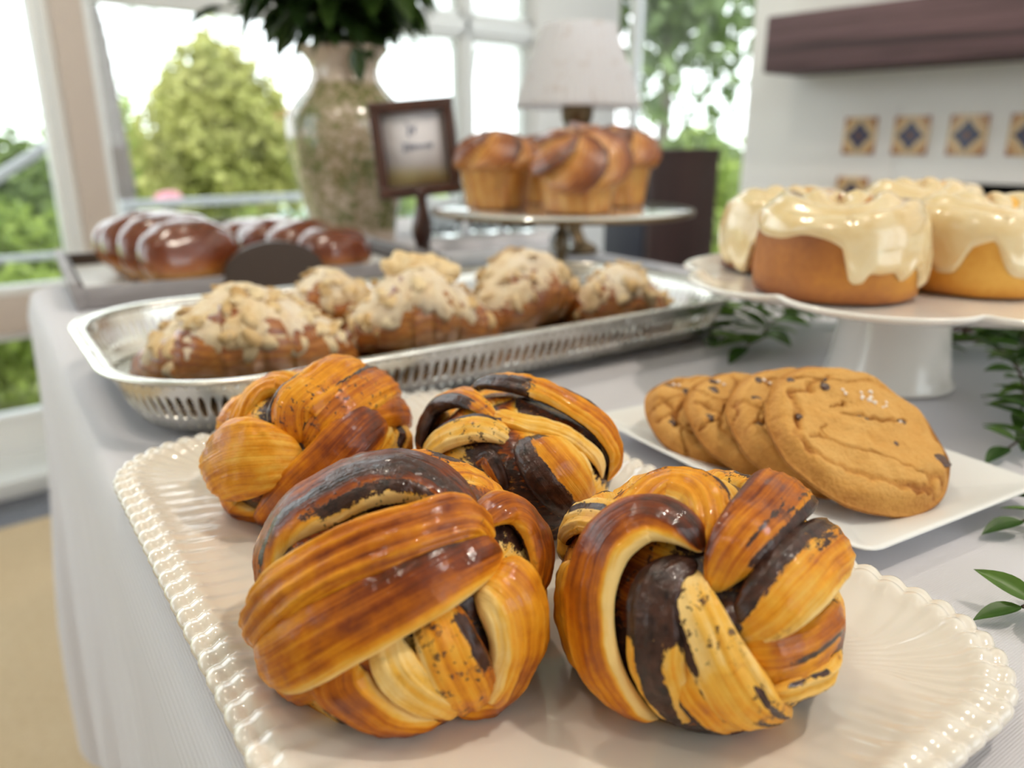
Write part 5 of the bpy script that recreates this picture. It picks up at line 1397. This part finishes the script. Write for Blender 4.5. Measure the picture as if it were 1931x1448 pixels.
def cruffin(label, loc, R, Hh, rot, seed, twist=1.6, lean=0.0):
    root = thing('cruffin', label, 'muffin', loc, rot, 'muffin shaped pastries on the glass stand')
    na, nz = 96, 26
    a = np.linspace(0, 2 * np.pi, na, endpoint=False)
    # tapered body baked in a cup
    z = np.linspace(0, 1, nz)
    A, Z = np.meshgrid(a, z, indexing='ij')
    r = R * (0.70 + 0.15 * Z) * (1 + 0.02 * np.sin(9 * A + 3 * Z)) 
    r = np.where(Z < 0.03, r * 0.96, r)
    h1 = Hh * 0.55
    P = np.stack([r * np.cos(A), r * np.sin(A), Z * h1 + 0.0004], -1)
    lay = 0.0007 * np.sin(A * 14 + 3 * Z + 2 * np.sin(3 * A + seed))
    P = P * (1 + lay[..., None] / R * [1, 1, 0])
    tone = 0.26 + 0.06 * np.sin(A * 14 + 3 * Z + 2 * np.sin(3 * A + seed)) + 0.12 * np.exp(-((Z - 0.0) / 0.12) ** 2)
    pv = np.stack([Z * h1, A * R * 0.6 + Z * 0.006, 0 * A], -1)
    F = [tuple(q) for q in grid(na, nz, wu=True)] + [tuple(i * nz for i in range(na))[::-1]]
    add('pastry_cup', (P.reshape(-1, 3), F), MAT['croissant'], root, attrs=dict(tone=tone.ravel(), pv=pv.reshape(-1, 3)))
    # mushroomed, twisted crown
    nz2 = 44
    t = np.linspace(0, 1, nz2)
    A, Tt = np.meshgrid(a, t, indexing='ij')
    # profile: under lip -> widest -> dome -> tip
    kt = [0, .12, .25, .4, .6, .78, .9, 1.0]
    kr = [.80, .95, 1.0, .97, .82, .55, .28, .02]
    kz = [.50, .50, .56, .66, .80, .91, .97, 1.0]
    rr = np.interp(Tt, kt, kr); zz = np.interp(Tt, kt, kz)
    for _ in range(2):
        rr[:, 1:-1] = (rr[:, :-2] + 2 * rr[:, 1:-1] + rr[:, 2:]) / 4; zz[:, 1:-1] = (zz[:, :-2] + 2 * zz[:, 1:-1] + zz[:, 2:]) / 4
    sw = A * 5 - twist * 5.0 * Tt
    fold = np.abs(((sw / (2 * np.pi)) % 1.0) - 0.0)
    saw = fold ** 0.7
    rr = rr * (1 + 0.30 * (saw - 0.5) * np.sin(np.pi * np.clip(Tt, 0, 1)) ** 0.5)
    zz = zz + 0.10 * (saw - 0.5) * np.sin(np.pi * Tt)
    thin_l = np.sin(sw * 6)
    P = np.stack([R * rr * np.cos(A), R * rr * np.sin(A), Hh * zz + 0.0006 * thin_l], -1)
    Pf = P.reshape(-1, 3); P = P + (0.0014 * fbm(Pf, 70, 2, seed))[:, None].reshape(na, nz2, 1) * np.array([1, 1, 1])
    tone = 0.36 + 1.0 * (saw - 0.5) * smoothstep(0.1, 0.4, Tt) + 0.14 * thin_l + 0.15 * Tt
    pv = np.stack([Tt * R * 2, sw * 0.012 + seed, 0 * A], -1)
    F = [tuple(q) for q in grid(na, nz2, wu=True)] + [tuple(i * nz2 + nz2 - 1 for i in range(na))]
    if lean:                                     # crown baked over to one side, its swirl facing the room
        Rm = np.array(Matrix.Rotation(lean, 3, Vector((0.70, -0.72, 0)))); pv0 = np.array([0, 0, 0.60 * Hh])
        P = (P - pv0) @ Rm.T + pv0
    add('twisted_crown', (P.reshape(-1, 3), F), MAT['croissant'], root, attrs=dict(tone=tone.ravel(), pv=pv.reshape(-1, 3)))
ZG = T + E_ + GZ - 0.0010
cruffin('muffin shaped pastry standing alone at the left on the glass stand, swirled peak', (0.603, 0.722, ZG), 0.0490, 0.088, 0.4, 2, 1.0)
cruffin('muffin shaped pastry with the widest twisted crown, centre front of the glass stand', (0.627, 0.610, ZG), 0.0525, 0.090, 0.0, 6, 1.5, 0.5)
cruffin('muffin shaped pastry at the back right, half hidden by the widest one', (0.738, 0.656, ZG), 0.0515, 0.094, 2.2, 8, 1.4)
cruffin('dark muffin shaped pastry at the very back of the glass stand, barely showing', (0.702, 0.752, ZG), 0.0390, 0.084, 0.2, 12, 1.2)

# ------------------------------------------------------------------ wooden tray with braided loaves
def loaf_tray():
    root = thing('wooden_tray', 'grey wooden tray with rounded dark handles under the two glazed loaves', 'tray', (0.362, 0.905, T + E_), R_(-9))
    hx, hy = 0.184, 0.135
    add('tray_base', bevel_box(2 * hx, 2 * hy, 0.006, 0.001, c=(0, 0, 0.0032)), MAT['white_paint'], root)
    for sx in (-1, 1):
        add('end_board', xform(bevel_box(0.009, 2 * hy + 0.012, 0.026, 0.0015), Matrix.Translation((sx * hx, 0, 0.0135)) @ Matrix.Rotation(sx * 0.16, 4, 'Y')), MAT['tray_wood'], root)
        add('end_lining', xform(bevel_box(0.002, 2 * hy - 0.004, 0.017, 0.0005), Matrix.Translation((sx * (hx - 0.0065), 0, 0.0155)) @ Matrix.Rotation(sx * 0.16, 4, 'Y')), MAT['tray_inside'], root)
    for sy in (-1, 1):
        # long side with a half-round handle rising in its middle
        n = 60; xs = np.linspace(-0.054, 0.054, n)
        top = 0.016 + 0.036 * np.sqrt(np.clip(1 - (xs / 0.052) ** 2, 0, 1)) ** 0.9
        V = []
        for yy in (-0.0052, 0.0052):
            for x, z in zip(xs, top):
                V.append((x, sy * hy + yy, 0.0006)); V.append((x, sy * hy + yy, z))
        F = []
        for i in range(n - 1):
            F.append((2 * i, 2 * i + 2, 2 * i + 3, 2 * i + 1)); o = 2 * n
            F.append((o + 2 * i, o + 2 * i + 1, o + 2 * i + 3, o + 2 * i + 2))
            F.append((2 * i + 1, 2 * i + 3, o + 2 * i + 3, o + 2 * i + 1))
        F += [(0, 1, 2 * n + 1, 2 * n), (2 * n - 2, 4 * n - 2, 4 * n - 1, 2 * n - 1)]
        add('side_board', bevel_box(2 * hx, 0.008, 0.020, 0.0015, c=(0, sy * hy, 0.0105)), MAT['tray_wood'], root)
        add('side_lining', bevel_box(2 * hx - 0.012, 0.0012, 0.014, 0.0003, c=(0, sy * (hy - 0.005), 0.0133)), MAT['tray_inside'], root)
        add('handle', (V, F), MAT['tray_inside'], root, smooth=False)['label'] = 'dark half-round handle'
loaf_tray()

def loaf_mat():
    m = M('egg glazed brioche crust', rough=0.24, coat=0.7, coat_rough=0.18)
    v = m.coord('Object')
    n = m.noise(v, 28, 3); f = m.noise(v, 160, 3)
    t = m.math('ADD', m.attr('tone'), m.math('ADD', m.mad(n, 0.4, -0.2), m.mad(f, 0.15, -0.07)))
    m.set('Base Color', m.ramp(t, [(0.1, (0.62, 0.33, 0.08, 1)), (0.4, (0.33, 0.10, 0.02, 1)), (0.65, (0.17, 0.036, 0.010, 1)), (1.0, (0.075, 0.016, 0.007, 1))]))
    m.bump(n, 0.2, 0.002)
    return m
MAT['loaf'] = loaf_mat()
def loaf(label, loc, yaw, L, W, Hh, nl, seed):
    root = thing('glazed_loaf', label, 'loaf', loc, yaw, 'glazed loaves on the wooden tray')
    for k in range(nl):
        n1, n2 = 56, 40
        a = np.linspace(0, 2 * np.pi, n1, endpoint=False); e = np.linspace(-1.5, 1.5, n2)
        A, B = np.meshgrid(a, e, indexing='ij')
        D = np.stack([np.cos(B) * np.cos(A), np.cos(B) * np.sin(A), np.sin(B)], -1)
        D = np.sign(D) * np.abs(D) ** np.array([0.85, 0.95, 0.85])
        f = (k + 0.5) / nl
        sc = 1 - 0.16 * abs(2 * f - 1) ** 2
        P = D * np.array([W / 2 * sc, L / nl * 0.72, Hh / 2 * sc])
        P[..., 1] += 0.12 * P[..., 0] + (f - 0.5) * L + 0.18 * P[..., 2]
        P[..., 2] += Hh / 2 * sc
        P[..., 2] = np.where(P[..., 2] < Hh * 0.1, Hh * 0.1 * (P[..., 2] / (Hh * 0.1)).clip(0, 1) ** 2 * 0.6, P[..., 2])
        P[..., 2] = np.maximum(P[..., 2], 0.0004)
        Pf = P.reshape(-1, 3); P = P + (0.0016 * fbm(Pf, 45, 2, seed + k)).reshape(n1, n2, 1) * D
        tone = 0.22 + 0.55 * smoothstep(Hh * 0.15, Hh * 0.6, P[..., 2])
        F = [tuple(q) for q in grid(n1, n2, wu=True)] + [tuple(i * n2 for i in range(n1))[::-1], tuple(i * n2 + n2 - 1 for i in range(n1))]
        add('loaf_lobe', (P.reshape(-1, 3), F), MAT['loaf'], root, attrs=dict(tone=tone.ravel()))
ZL = T + E_ + 0.0064
loaf('glazed brown loaf with white sheen, at the left end of the wooden tray', (0.268, 0.884, ZL), R_(4), 0.175, 0.116, 0.074, 4, 3)
loaf('glossy reddish loaf at the right end of the wooden tray, next to the vase', (0.412, 0.880, ZL), R_(12), 0.210, 0.104, 0.058, 4, 17)

# ------------------------------------------------------------------ mottled vase with cut branches
VX, VY = 0.617, 1.088
def vase():
    root = thing('mottled_vase', 'tall cream vase with green mottled glaze and a flared neck, full of dark branches', 'vase', (VX, VY, T + E_))
    root.scale = (1.28,) * 3
    m = M('green mottled glaze', rough=0.16, coat=0.6, coat_rough=0.05)
    v = m.coord('Object')
    n = m.noise(v, 130, 4, 0.7); b = m.noise(v, 22, 3)
    zc = m.n('ShaderNodeSeparateXYZ'); m.t.links.new(v, zc.inputs[0])
    band = m.ramp(zc.outputs['Z'], [(0.005, 0.4), (0.02, 1.0), (0.18, 1.0), (0.196, 0.0)])
    f = m.math('MULTIPLY', m.math('ADD', n, m.mad(b, 0.55, -0.27)), band)
    m.set('Base Color', m.ramp(f, [(0.36, (0.56, 0.45, 0.36, 1)), (0.48, (0.36, 0.29, 0.18, 1)), (0.60, (0.15, 0.16, 0.05, 1)), (0.75, (0.07, 0.09, 0.025, 1))]))
    m.set('Coat Weight', 0.6)
    prof = [(0.030, 0.0), (0.040, 0.0), (0.043, 0.003), (0.043, 0.010), (0.045, 0.030), (0.050, 0.060), (0.0565, 0.095), (0.0605, 0.125), (0.0615, 0.148), (0.0590, 0.165), (0.0500, 0.182), (0.0400, 0.196), (0.0345, 0.207), (0.0330, 0.217), (0.0350, 0.228), (0.0405, 0.237), (0.0450, 0.242), (0.0445, 0.2445), (0.0415, 0.2425), (0.034, 0.232), (0.0295, 0.217), (0.031, 0.205), (0.04, 0.18), (0.05, 0.14), (0.03, 0.02)]
    add('vase_body', lathe([(r * 1.17, z * 0.90) for r, z in prof], 72), m, root)
vase()

def leaf_mesh(name, mat, L, W, seed=0, n=9):
    s = np.linspace(0, 1, n)
    w = W / 2 * np.sin(np.pi * s ** 0.8) ** 0.9
    w[0] = W * 0.03; w[-1] = W * 0.01
    zc = -0.16 * L * s ** 2
    V = []; 
    for i in range(n):
        x = s[i] * L
        V += [(x, -w[i], zc[i] + 0.35 * w[i]), (x, -w[i] * 0.5, zc[i] + 0.08 * w[i]), (x, 0, zc[i] - 0.02 * W), (x, w[i] * 0.5, zc[i] + 0.08 * w[i]), (x, w[i], zc[i] + 0.35 * w[i])]
    F = [(5 * i + j, 5 * i + 5 + j, 5 * i + 6 + j, 5 * i + 1 + j) for i in range(n - 1) for j in range(4)]
    return mesh_data(name, V, F, mat, attrs=dict(rnd=np.full(len(V), (seed * 0.37) % 1.0)))
VLEAF = [leaf_mesh('leaf', MAT['vase_leaf'], 0.062, 0.030, k) for k in range(3)]
SLEAF = [leaf_mesh('leaf', MAT['sprig_leaf'], 0.025, 0.0105, k) for k in range(3)]

def leaf_at(mesh, parent, p, d, upv, sc, rng, name='leaf'):
    d = Vector(d).normalized(); z = Vector(upv); z = (z - d * z.dot(d))
    z = z.normalized() if z.length > 1e-4 else d.orthogonal().normalized()
    y = z.cross(d)
    Mx = Matrix((d, y, z)).transposed()
    return obj(name, mesh, parent, loc=p, rot=Mx.to_euler(), scale=(sc, sc, sc))

def vase_branches():
    rng = random.Random(8)
    root = thing('cut_branches', 'dark green leafy branches standing in the mottled vase', 'foliage', (VX, VY, T + E_ + 0.006))
    root.scale = (1.28,) * 3
    tips = [(-0.05, -0.06, 0.305), (0.04, -0.07, 0.300), (0.075, -0.03, 0.305), (-0.075, 0.0, 0.315), (0.02, -0.02, 0.33), (0.05, 0.04, 0.33), (0.0, -0.03, 0.33), (-0.075, 0.03, 0.335), (-0.050, -0.045, 0.345), (-0.02, 0.02, 0.40), (0.02, -0.04, 0.38), (0.055, 0.02, 0.37), (0.08, -0.03, 0.34), (0.0, 0.06, 0.38), (-0.105, 0.045, 0.30), (0.03, -0.065, 0.33), (-0.03, -0.055, 0.31), (0.045, -0.03, 0.32)]
    for k, tp in enumerate(tips):
        p0 = np.array([tp[0] * 0.08, tp[1] * 0.08, 0.06]); p1 = np.array([tp[0] * 0.22, tp[1] * 0.22, 0.215]); p2 = np.array(tp)
        pm = (p1 + p2) / 2 + np.array([tp[0] * 0.1, tp[1] * 0.1, 0.01])
        P = crom(np.array([p0, p1, pm, p2]), 24)
        br = add('branch', tube(P, [0.0022, 0.0014], 6), MAT['stem_green'], root)
        nl = 17
        for j in range(nl):
            f = 0.42 + 0.58 * (j + rng.random() * 0.6) / nl
            i = min(22, int(f * 23)); p = P[i]; t = P[i + 1] - P[i]; t /= np.linalg.norm(t)
            if p[2] < 0.236: continue
            phi = j * 2.4 + rng.random()
            o1 = np.cross(t, [1, 0, 0.2]); o1 /= np.linalg.norm(o1); o2 = np.cross(t, o1)
            d = t * rng.uniform(-0.1, 0.6) + o1 * math.cos(phi) + o2 * math.sin(phi) + np.array([0, 0, -0.35])
            leaf_at(VLEAF[rng.randrange(3)], br, p, d, (0.2 * math.cos(phi), 0.2 * math.sin(phi), 1), rng.uniform(0.7, 1.15), rng)
    # one leaf hanging over the lip, one reaching out alone to the left
    b2 = add('branch', tube(np.array([(0.0, -0.01, 0.16), (-0.012, -0.030, 0.224), (-0.016, -0.046, 0.226), (-0.014, -0.052, 0.203)]), 0.0015, 6, 20), MAT['stem_green'], root)
    leaf_at(VLEAF[0], b2, (-0.014, -0.052, 0.213), (0.02, -0.12, -1), (-0.5, -0.8, 0.1), 0.62, rng)
    b3 = add('branch', tube(np.array([(-0.01, 0.005, 0.18), (-0.03, 0.02, 0.240), (-0.075, 0.045, 0.258), (-0.112, 0.073, 0.255)]), 0.0014, 6, 20), MAT['stem_green'], root)
    leaf_at(VLEAF[1], b3, (-0.105, 0.068, 0.256), (-0.75, 0.6, -0.28), (0, 0, 1), 0.85, rng)
    leaf_at(VLEAF[2], b3, (-0.045, 0.028, 0.247), (-0.45, 0.1, -0.9), (0.1, -0.9, 0.2), 0.75, rng)
    leaf_at(VLEAF[1], b3, (-0.078, 0.046, 0.258), (-0.8, -0.2, -0.3), (0, 0, 1), 0.6, rng)
vase_branches()

# ------------------------------------------------------------------ framed sign on a post
def sign():
    yaw = R_(-34)                      # the frame faces the near side of the table, turned a little
    root = thing('framed_sign', 'small dark wooden picture frame sign on a turned post beside the vase', 'sign', (0.576, 0.840, T + E_), yaw)
    root.scale = (1.132,) * 3
    W, H_, z0 = 0.094, 0.104, 0.074
    bw, th = 0.013, 0.012
    Tm = Matrix.Translation((0, 0, z0)) @ Matrix.Rotation(R_(-5), 4, 'Y') @ Matrix.Rotation(R_(-4), 4, 'X')
    for nm, bx in (('frame_rail', (W, th, bw, 0, H_ - bw / 2)), ('frame_rail', (W, th, bw, 0, bw / 2))):
        add(nm, xform(bevel_box(bx[0], bx[1], bx[2], 0.003, 3, (bx[3], 0, bx[4])), Tm), MAT['dark_wood'], root)
    for sx in (-1, 1):
        add('frame_stile', xform(bevel_box(bw, th, H_ - 2 * bw + 0.002, 0.003, 3, (sx * (W / 2 - bw / 2), 0, H_ / 2)), Tm), MAT['dark_wood'], root)
    add('frame_back', xform(bevel_box(W - 0.006, 0.003, H_ - 0.006, 0, 1, (0, 0.0058, H_ / 2)), Tm), MAT['dark_wood'], root)
    paper = M('printed sign card', rough=0.6)
    v = paper.coord('Object'); sp = paper.n('ShaderNodeSeparateXYZ'); paper.t.links.new(v, sp.inputs[0])
    lowb = paper.ramp(sp.outputs['Z'], [(z0 + 0.022, 1.0), (z0 + 0.036, 0.0)])
    paper.set('Base Color', paper.mix(paper.math('MULTIPLY', lowb, 0.8), (0.72, 0.69, 0.71, 1), (0.68, 0.56, 0.18, 1)))
    add('sign_card', xform(bevel_box(W - 2 * bw + 0.003, 0.0012, H_ - 2 * bw + 0.003, 0, 1, (0, 0.0025, H_ / 2)), Tm), paper, root)
    ink = M('blue grey ink', rough=0.6, color=(0.17, 0.20, 0.30, 1))
    parts = []
    rng = random.Random(3)
    for row, (zc, x0, x1, amp, k) in enumerate([(0.072, -0.008, 0.004, 0.008, 2), (0.054, -0.014, 0.020, 0.0045, 7)]):
        xs = np.linspace(x0, x1, 60); t = np.linspace(0, 1, 60)
        P = np.stack([xs + 0.0022 * np.sin(t * k * 6.28), 0 * xs + 0.0013, zc + amp * np.sin(t * k * 6.28 + 1.2) * (0.6 + 0.4 * np.cos(t * 5))], -1)
        parts.append(tube(P, 0.0008, 5))
    add('handwriting', xform(join(*parts), Tm), ink, root)
    z1 = z0 + 0.003
    post = [(0.0285, 0.0), (0.030, 0.002), (0.029, 0.006), (0.016, 0.010), (0.0085, 0.016), (0.0085, 0.022), (0.0115, 0.030), (0.0120, 0.040), (0.0095, 0.052), (0.0068, 0.062), (0.0062, 0.072), (0.0085, 0.078), (0.0060, 0.084), (0.0058, z1)]
    add('turned_post', lathe(post, 28), MAT['dark_wood'], root)
sign()

# ------------------------------------------------------------------ small table lamp
def lamp():
    root = thing('table_lamp', 'little table lamp with a pleated white fabric shade and a bronze neck', 'lamp', (0.796, 0.780, T + E_))
    root.scale = (1.06,) * 3
    base = [(0.020, 0.0), (0.032, 0.0), (0.033, 0.004), (0.028, 0.010), (0.016, 0.016), (0.010, 0.030), (0.011, 0.060), (0.016, 0.090), (0.016, 0.118), (0.0125, 0.138), (0.0130, 0.150), (0.0165, 0.163), (0.0200, 0.172), (0.021, 0.186), (0.012, 0.187)]
    add('lamp_base', lathe(base, 40), MAT['bronze'], root)
    m = M('white printed lampshade fabric', rough=0.85, spec=0.1)
    v = m.coord('Object')
    p = m.ramp(m.noise(v, 55, 3, 0.5, 1.0), [(0.60, 0.0), (0.68, 0.35)])
    col = m.mix(p, (0.92, 0.91, 0.93, 1), (0.72, 0.62, 0.56, 1))
    m.set('Base Color', col)
    t = m.t; out = [q for q in t.nodes if q.type == 'OUTPUT_MATERIAL'][0]
    tl = t.nodes.new('ShaderNodeBsdfTranslucent'); t.links.new(col, tl.inputs[0])
    mx = t.nodes.new('ShaderNodeMixShader'); mx.inputs[0].default_value = 0.55
    t.links.new(m.p.outputs[0], mx.inputs[1]); t.links.new(tl.outputs[0], mx.inputs[2]); t.links.new(mx.outputs[0], out.inputs[0])
    n = 160; a = np.linspace(0, 2 * np.pi, n, endpoint=False)
    V = []
    rows = [(0.0805, 0.184), (0.0775, 0.190), (0.066, 0.225), (0.054, 0.254), (0.0455, 0.278), (0.0450, 0.281)]
    for r, z in rows:
        rr = r * (1 + 0.022 * np.cos(40 * a))
        V.append(np.stack([rr * np.cos(a), rr * np.sin(a), z + 0 * a], -1))
    V = np.stack(V, 1).reshape(-1, 3)
    sh = add('lamp_shade', (V, [tuple(q) for q in grid(n, len(rows), wu=True)]), m, root)
    so = sh.modifiers.new('thick', 'SOLIDIFY'); so.thickness = 0.0012
    add('lamp_rod', tube([(0, 0, 0.18), (0, 0, 0.275)], 0.003, 8), MAT['bronze'], root)
    add('spider', join(tube([(-0.044, 0, 0.274), (0.044, 0, 0.274)], 0.0012, 6), tube([(0, -0.044, 0.274), (0, 0.044, 0.274)], 0.0012, 6)), MAT['bronze'], root)
lamp()

# ------------------------------------------------------------------ greenery laid on the cloth
def sprig(label, pts, seed, spacing=0.011, sc=1.0, stem=None, loc_z=0.0):
    rng = random.Random(seed)
    pts = np.array(pts, float)
    o0 = pts[0].copy()
    root = thing('leafy_sprig', label, 'sprig', (o0[0], o0[1], T + E_), 0, 'green sprigs laid on the tablecloth')
    P = crom(pts - np.array([o0[0], o0[1], 0]), 60)
    st = add('twig', tube(P, [0.0013, 0.0006], 6), stem or MAT['stem_brown'], root)
    ln = np.concatenate([[0], np.cumsum(np.linalg.norm(np.diff(P, axis=0), axis=1))])
    k = 0; s = 0.006
    while s < ln[-1]:
        i = min(58, int(np.interp(s, ln, np.arange(60)))); t = P[i + 1] - P[i]; t /= np.linalg.norm(t) + 1e-9
        side = np.cross([0, 0, 1], t)
        for sg in (-1, 1):
            d = t * rng.uniform(0.3, 0.9) + sg * side * rng.uniform(0.6, 1.1) + np.array([0, 0, rng.uniform(0.0, 0.75)])
            f = sc * rng.uniform(0.7, 1.2)
            if P[i][2] + f * 0.021 * (d[2] / np.linalg.norm(d)) - f * 0.021 * .16 < 0.001: d[2] += 0.5
            leaf_at(SLEAF[rng.randrange(3)], st, P[i], d, (rng.uniform(-.4, .4), rng.uniform(-.4, .4), 1), f, rng)
        s += spacing * rng.uniform(0.8, 1.3); k += 1
    leaf_at(SLEAF[0], st, P[-1], P[-1] - P[-2] + np.array([0, 0, 1e-4]), (0, 0, 1), sc, rng)
    return root
sprig('green sprig tip poking out past the right end of the silver tray', [(0.590, 0.388, 0.012), (0.570, 0.390, 0.016), (0.552, 0.378, 0.014), (0.527, 0.358, 0.006), (0.508, 0.344, 0.003)], 3, 0.010, 1.1)
sprig('leafy sprig reaching left from under the cake stand towards the silver tray', [(0.62, 0.325, 0.012), (0.585, 0.318, 0.016), (0.55, 0.315, 0.014), (0.515, 0.305, 0.010), (0.488, 0.300, 0.006)], 5, 0.009, 1.15)
sprig('thick sprig behind the pedestal pointing at the lamp', [(0.66, 0.27, 0.012), (0.63, 0.31, 0.018), (0.60, 0.35, 0.016), (0.575, 0.372, 0.008)], 6, 0.009, 1.15)
sprig('dark sprig lying right of the pedestal, bare brown twig ends', [(0.60, 0.235, 0.010), (0.63, 0.205, 0.018), (0.665, 0.175, 0.018), (0.70, 0.14, 0.012)], 7, 0.011, 1.1)
sprig('sprig with bright leaves trailing forward along the cloth from the dark ones', [(0.66, 0.175, 0.014), (0.60, 0.155, 0.016), (0.55, 0.135, 0.012), (0.50, 0.118, 0.008), (0.455, 0.108, 0.005)], 9, 0.012, 1.0)
sprig('drooping sprig of paired leaves beyond the corner of the white plate', [(0.47, 0.085, 0.010), (0.45, 0.094, 0.012), (0.435, 0.103, 0.008), (0.418, 0.106, 0.005)], 10, 0.009, 0.8)
sprig('sprig with two flat leaves just off the near corner of the white plate', [(0.372, 0.060, 0.008), (0.355, 0.066, 0.008), (0.336, 0.075, 0.005)], 12, 0.010, 0.8)
sprig('small sprig nearest the beaded rim of the cream platter, at the cloth edge', [(0.300, 0.030, 0.009), (0.284, 0.043, 0.010), (0.268, 0.055, 0.005)], 14, 0.006, 0.66)
sprig('dense dark sprig lowest in the tangle, its tip under the rim of the cake stand', [(0.59, 0.225, 0.006), (0.63, 0.185, 0.010), (0.67, 0.14, 0.010), (0.695, 0.10, 0.006)], 17, 0.008, 1.1)
sprig('short sprig crossing the tangle, leaves pointing at the chimney', [(0.60, 0.195, 0.020), (0.635, 0.175, 0.028), (0.675, 0.165, 0.022)], 18, 0.008, 1.0)
sprig('slim sprig hanging forward from the tangle towards the corner of the white plate', [(0.57, 0.165, 0.020), (0.53, 0.14, 0.020), (0.50, 0.125, 0.014), (0.475, 0.118, 0.008)], 19, 0.010, 0.85)
def twigs():
    rng = random.Random(4)
    for k in range(7):
        x0 = 0.60 + 0.012 * k; y0 = 0.245 - 0.008 * k
        P = np.array([(0, 0, 0.004 + 0.003 * (k % 3)), (0.035, -0.03 + 0.004 * (k % 2), 0.012 + 0.003 * (k % 4)), (0.075, -0.055 + 0.008 * (k % 3), 0.010)])
        o = add('bare_twig', tube(P, [0.0014, 0.0007], 6, 20), MAT['stem_brown'], loc=(x0 + 0.005, y0, T + E_))
        tag(o, 'bare brown twig in the tangle right of the cake stand pedestal', 'twig', 'bare twigs in the greenery')
twigs()
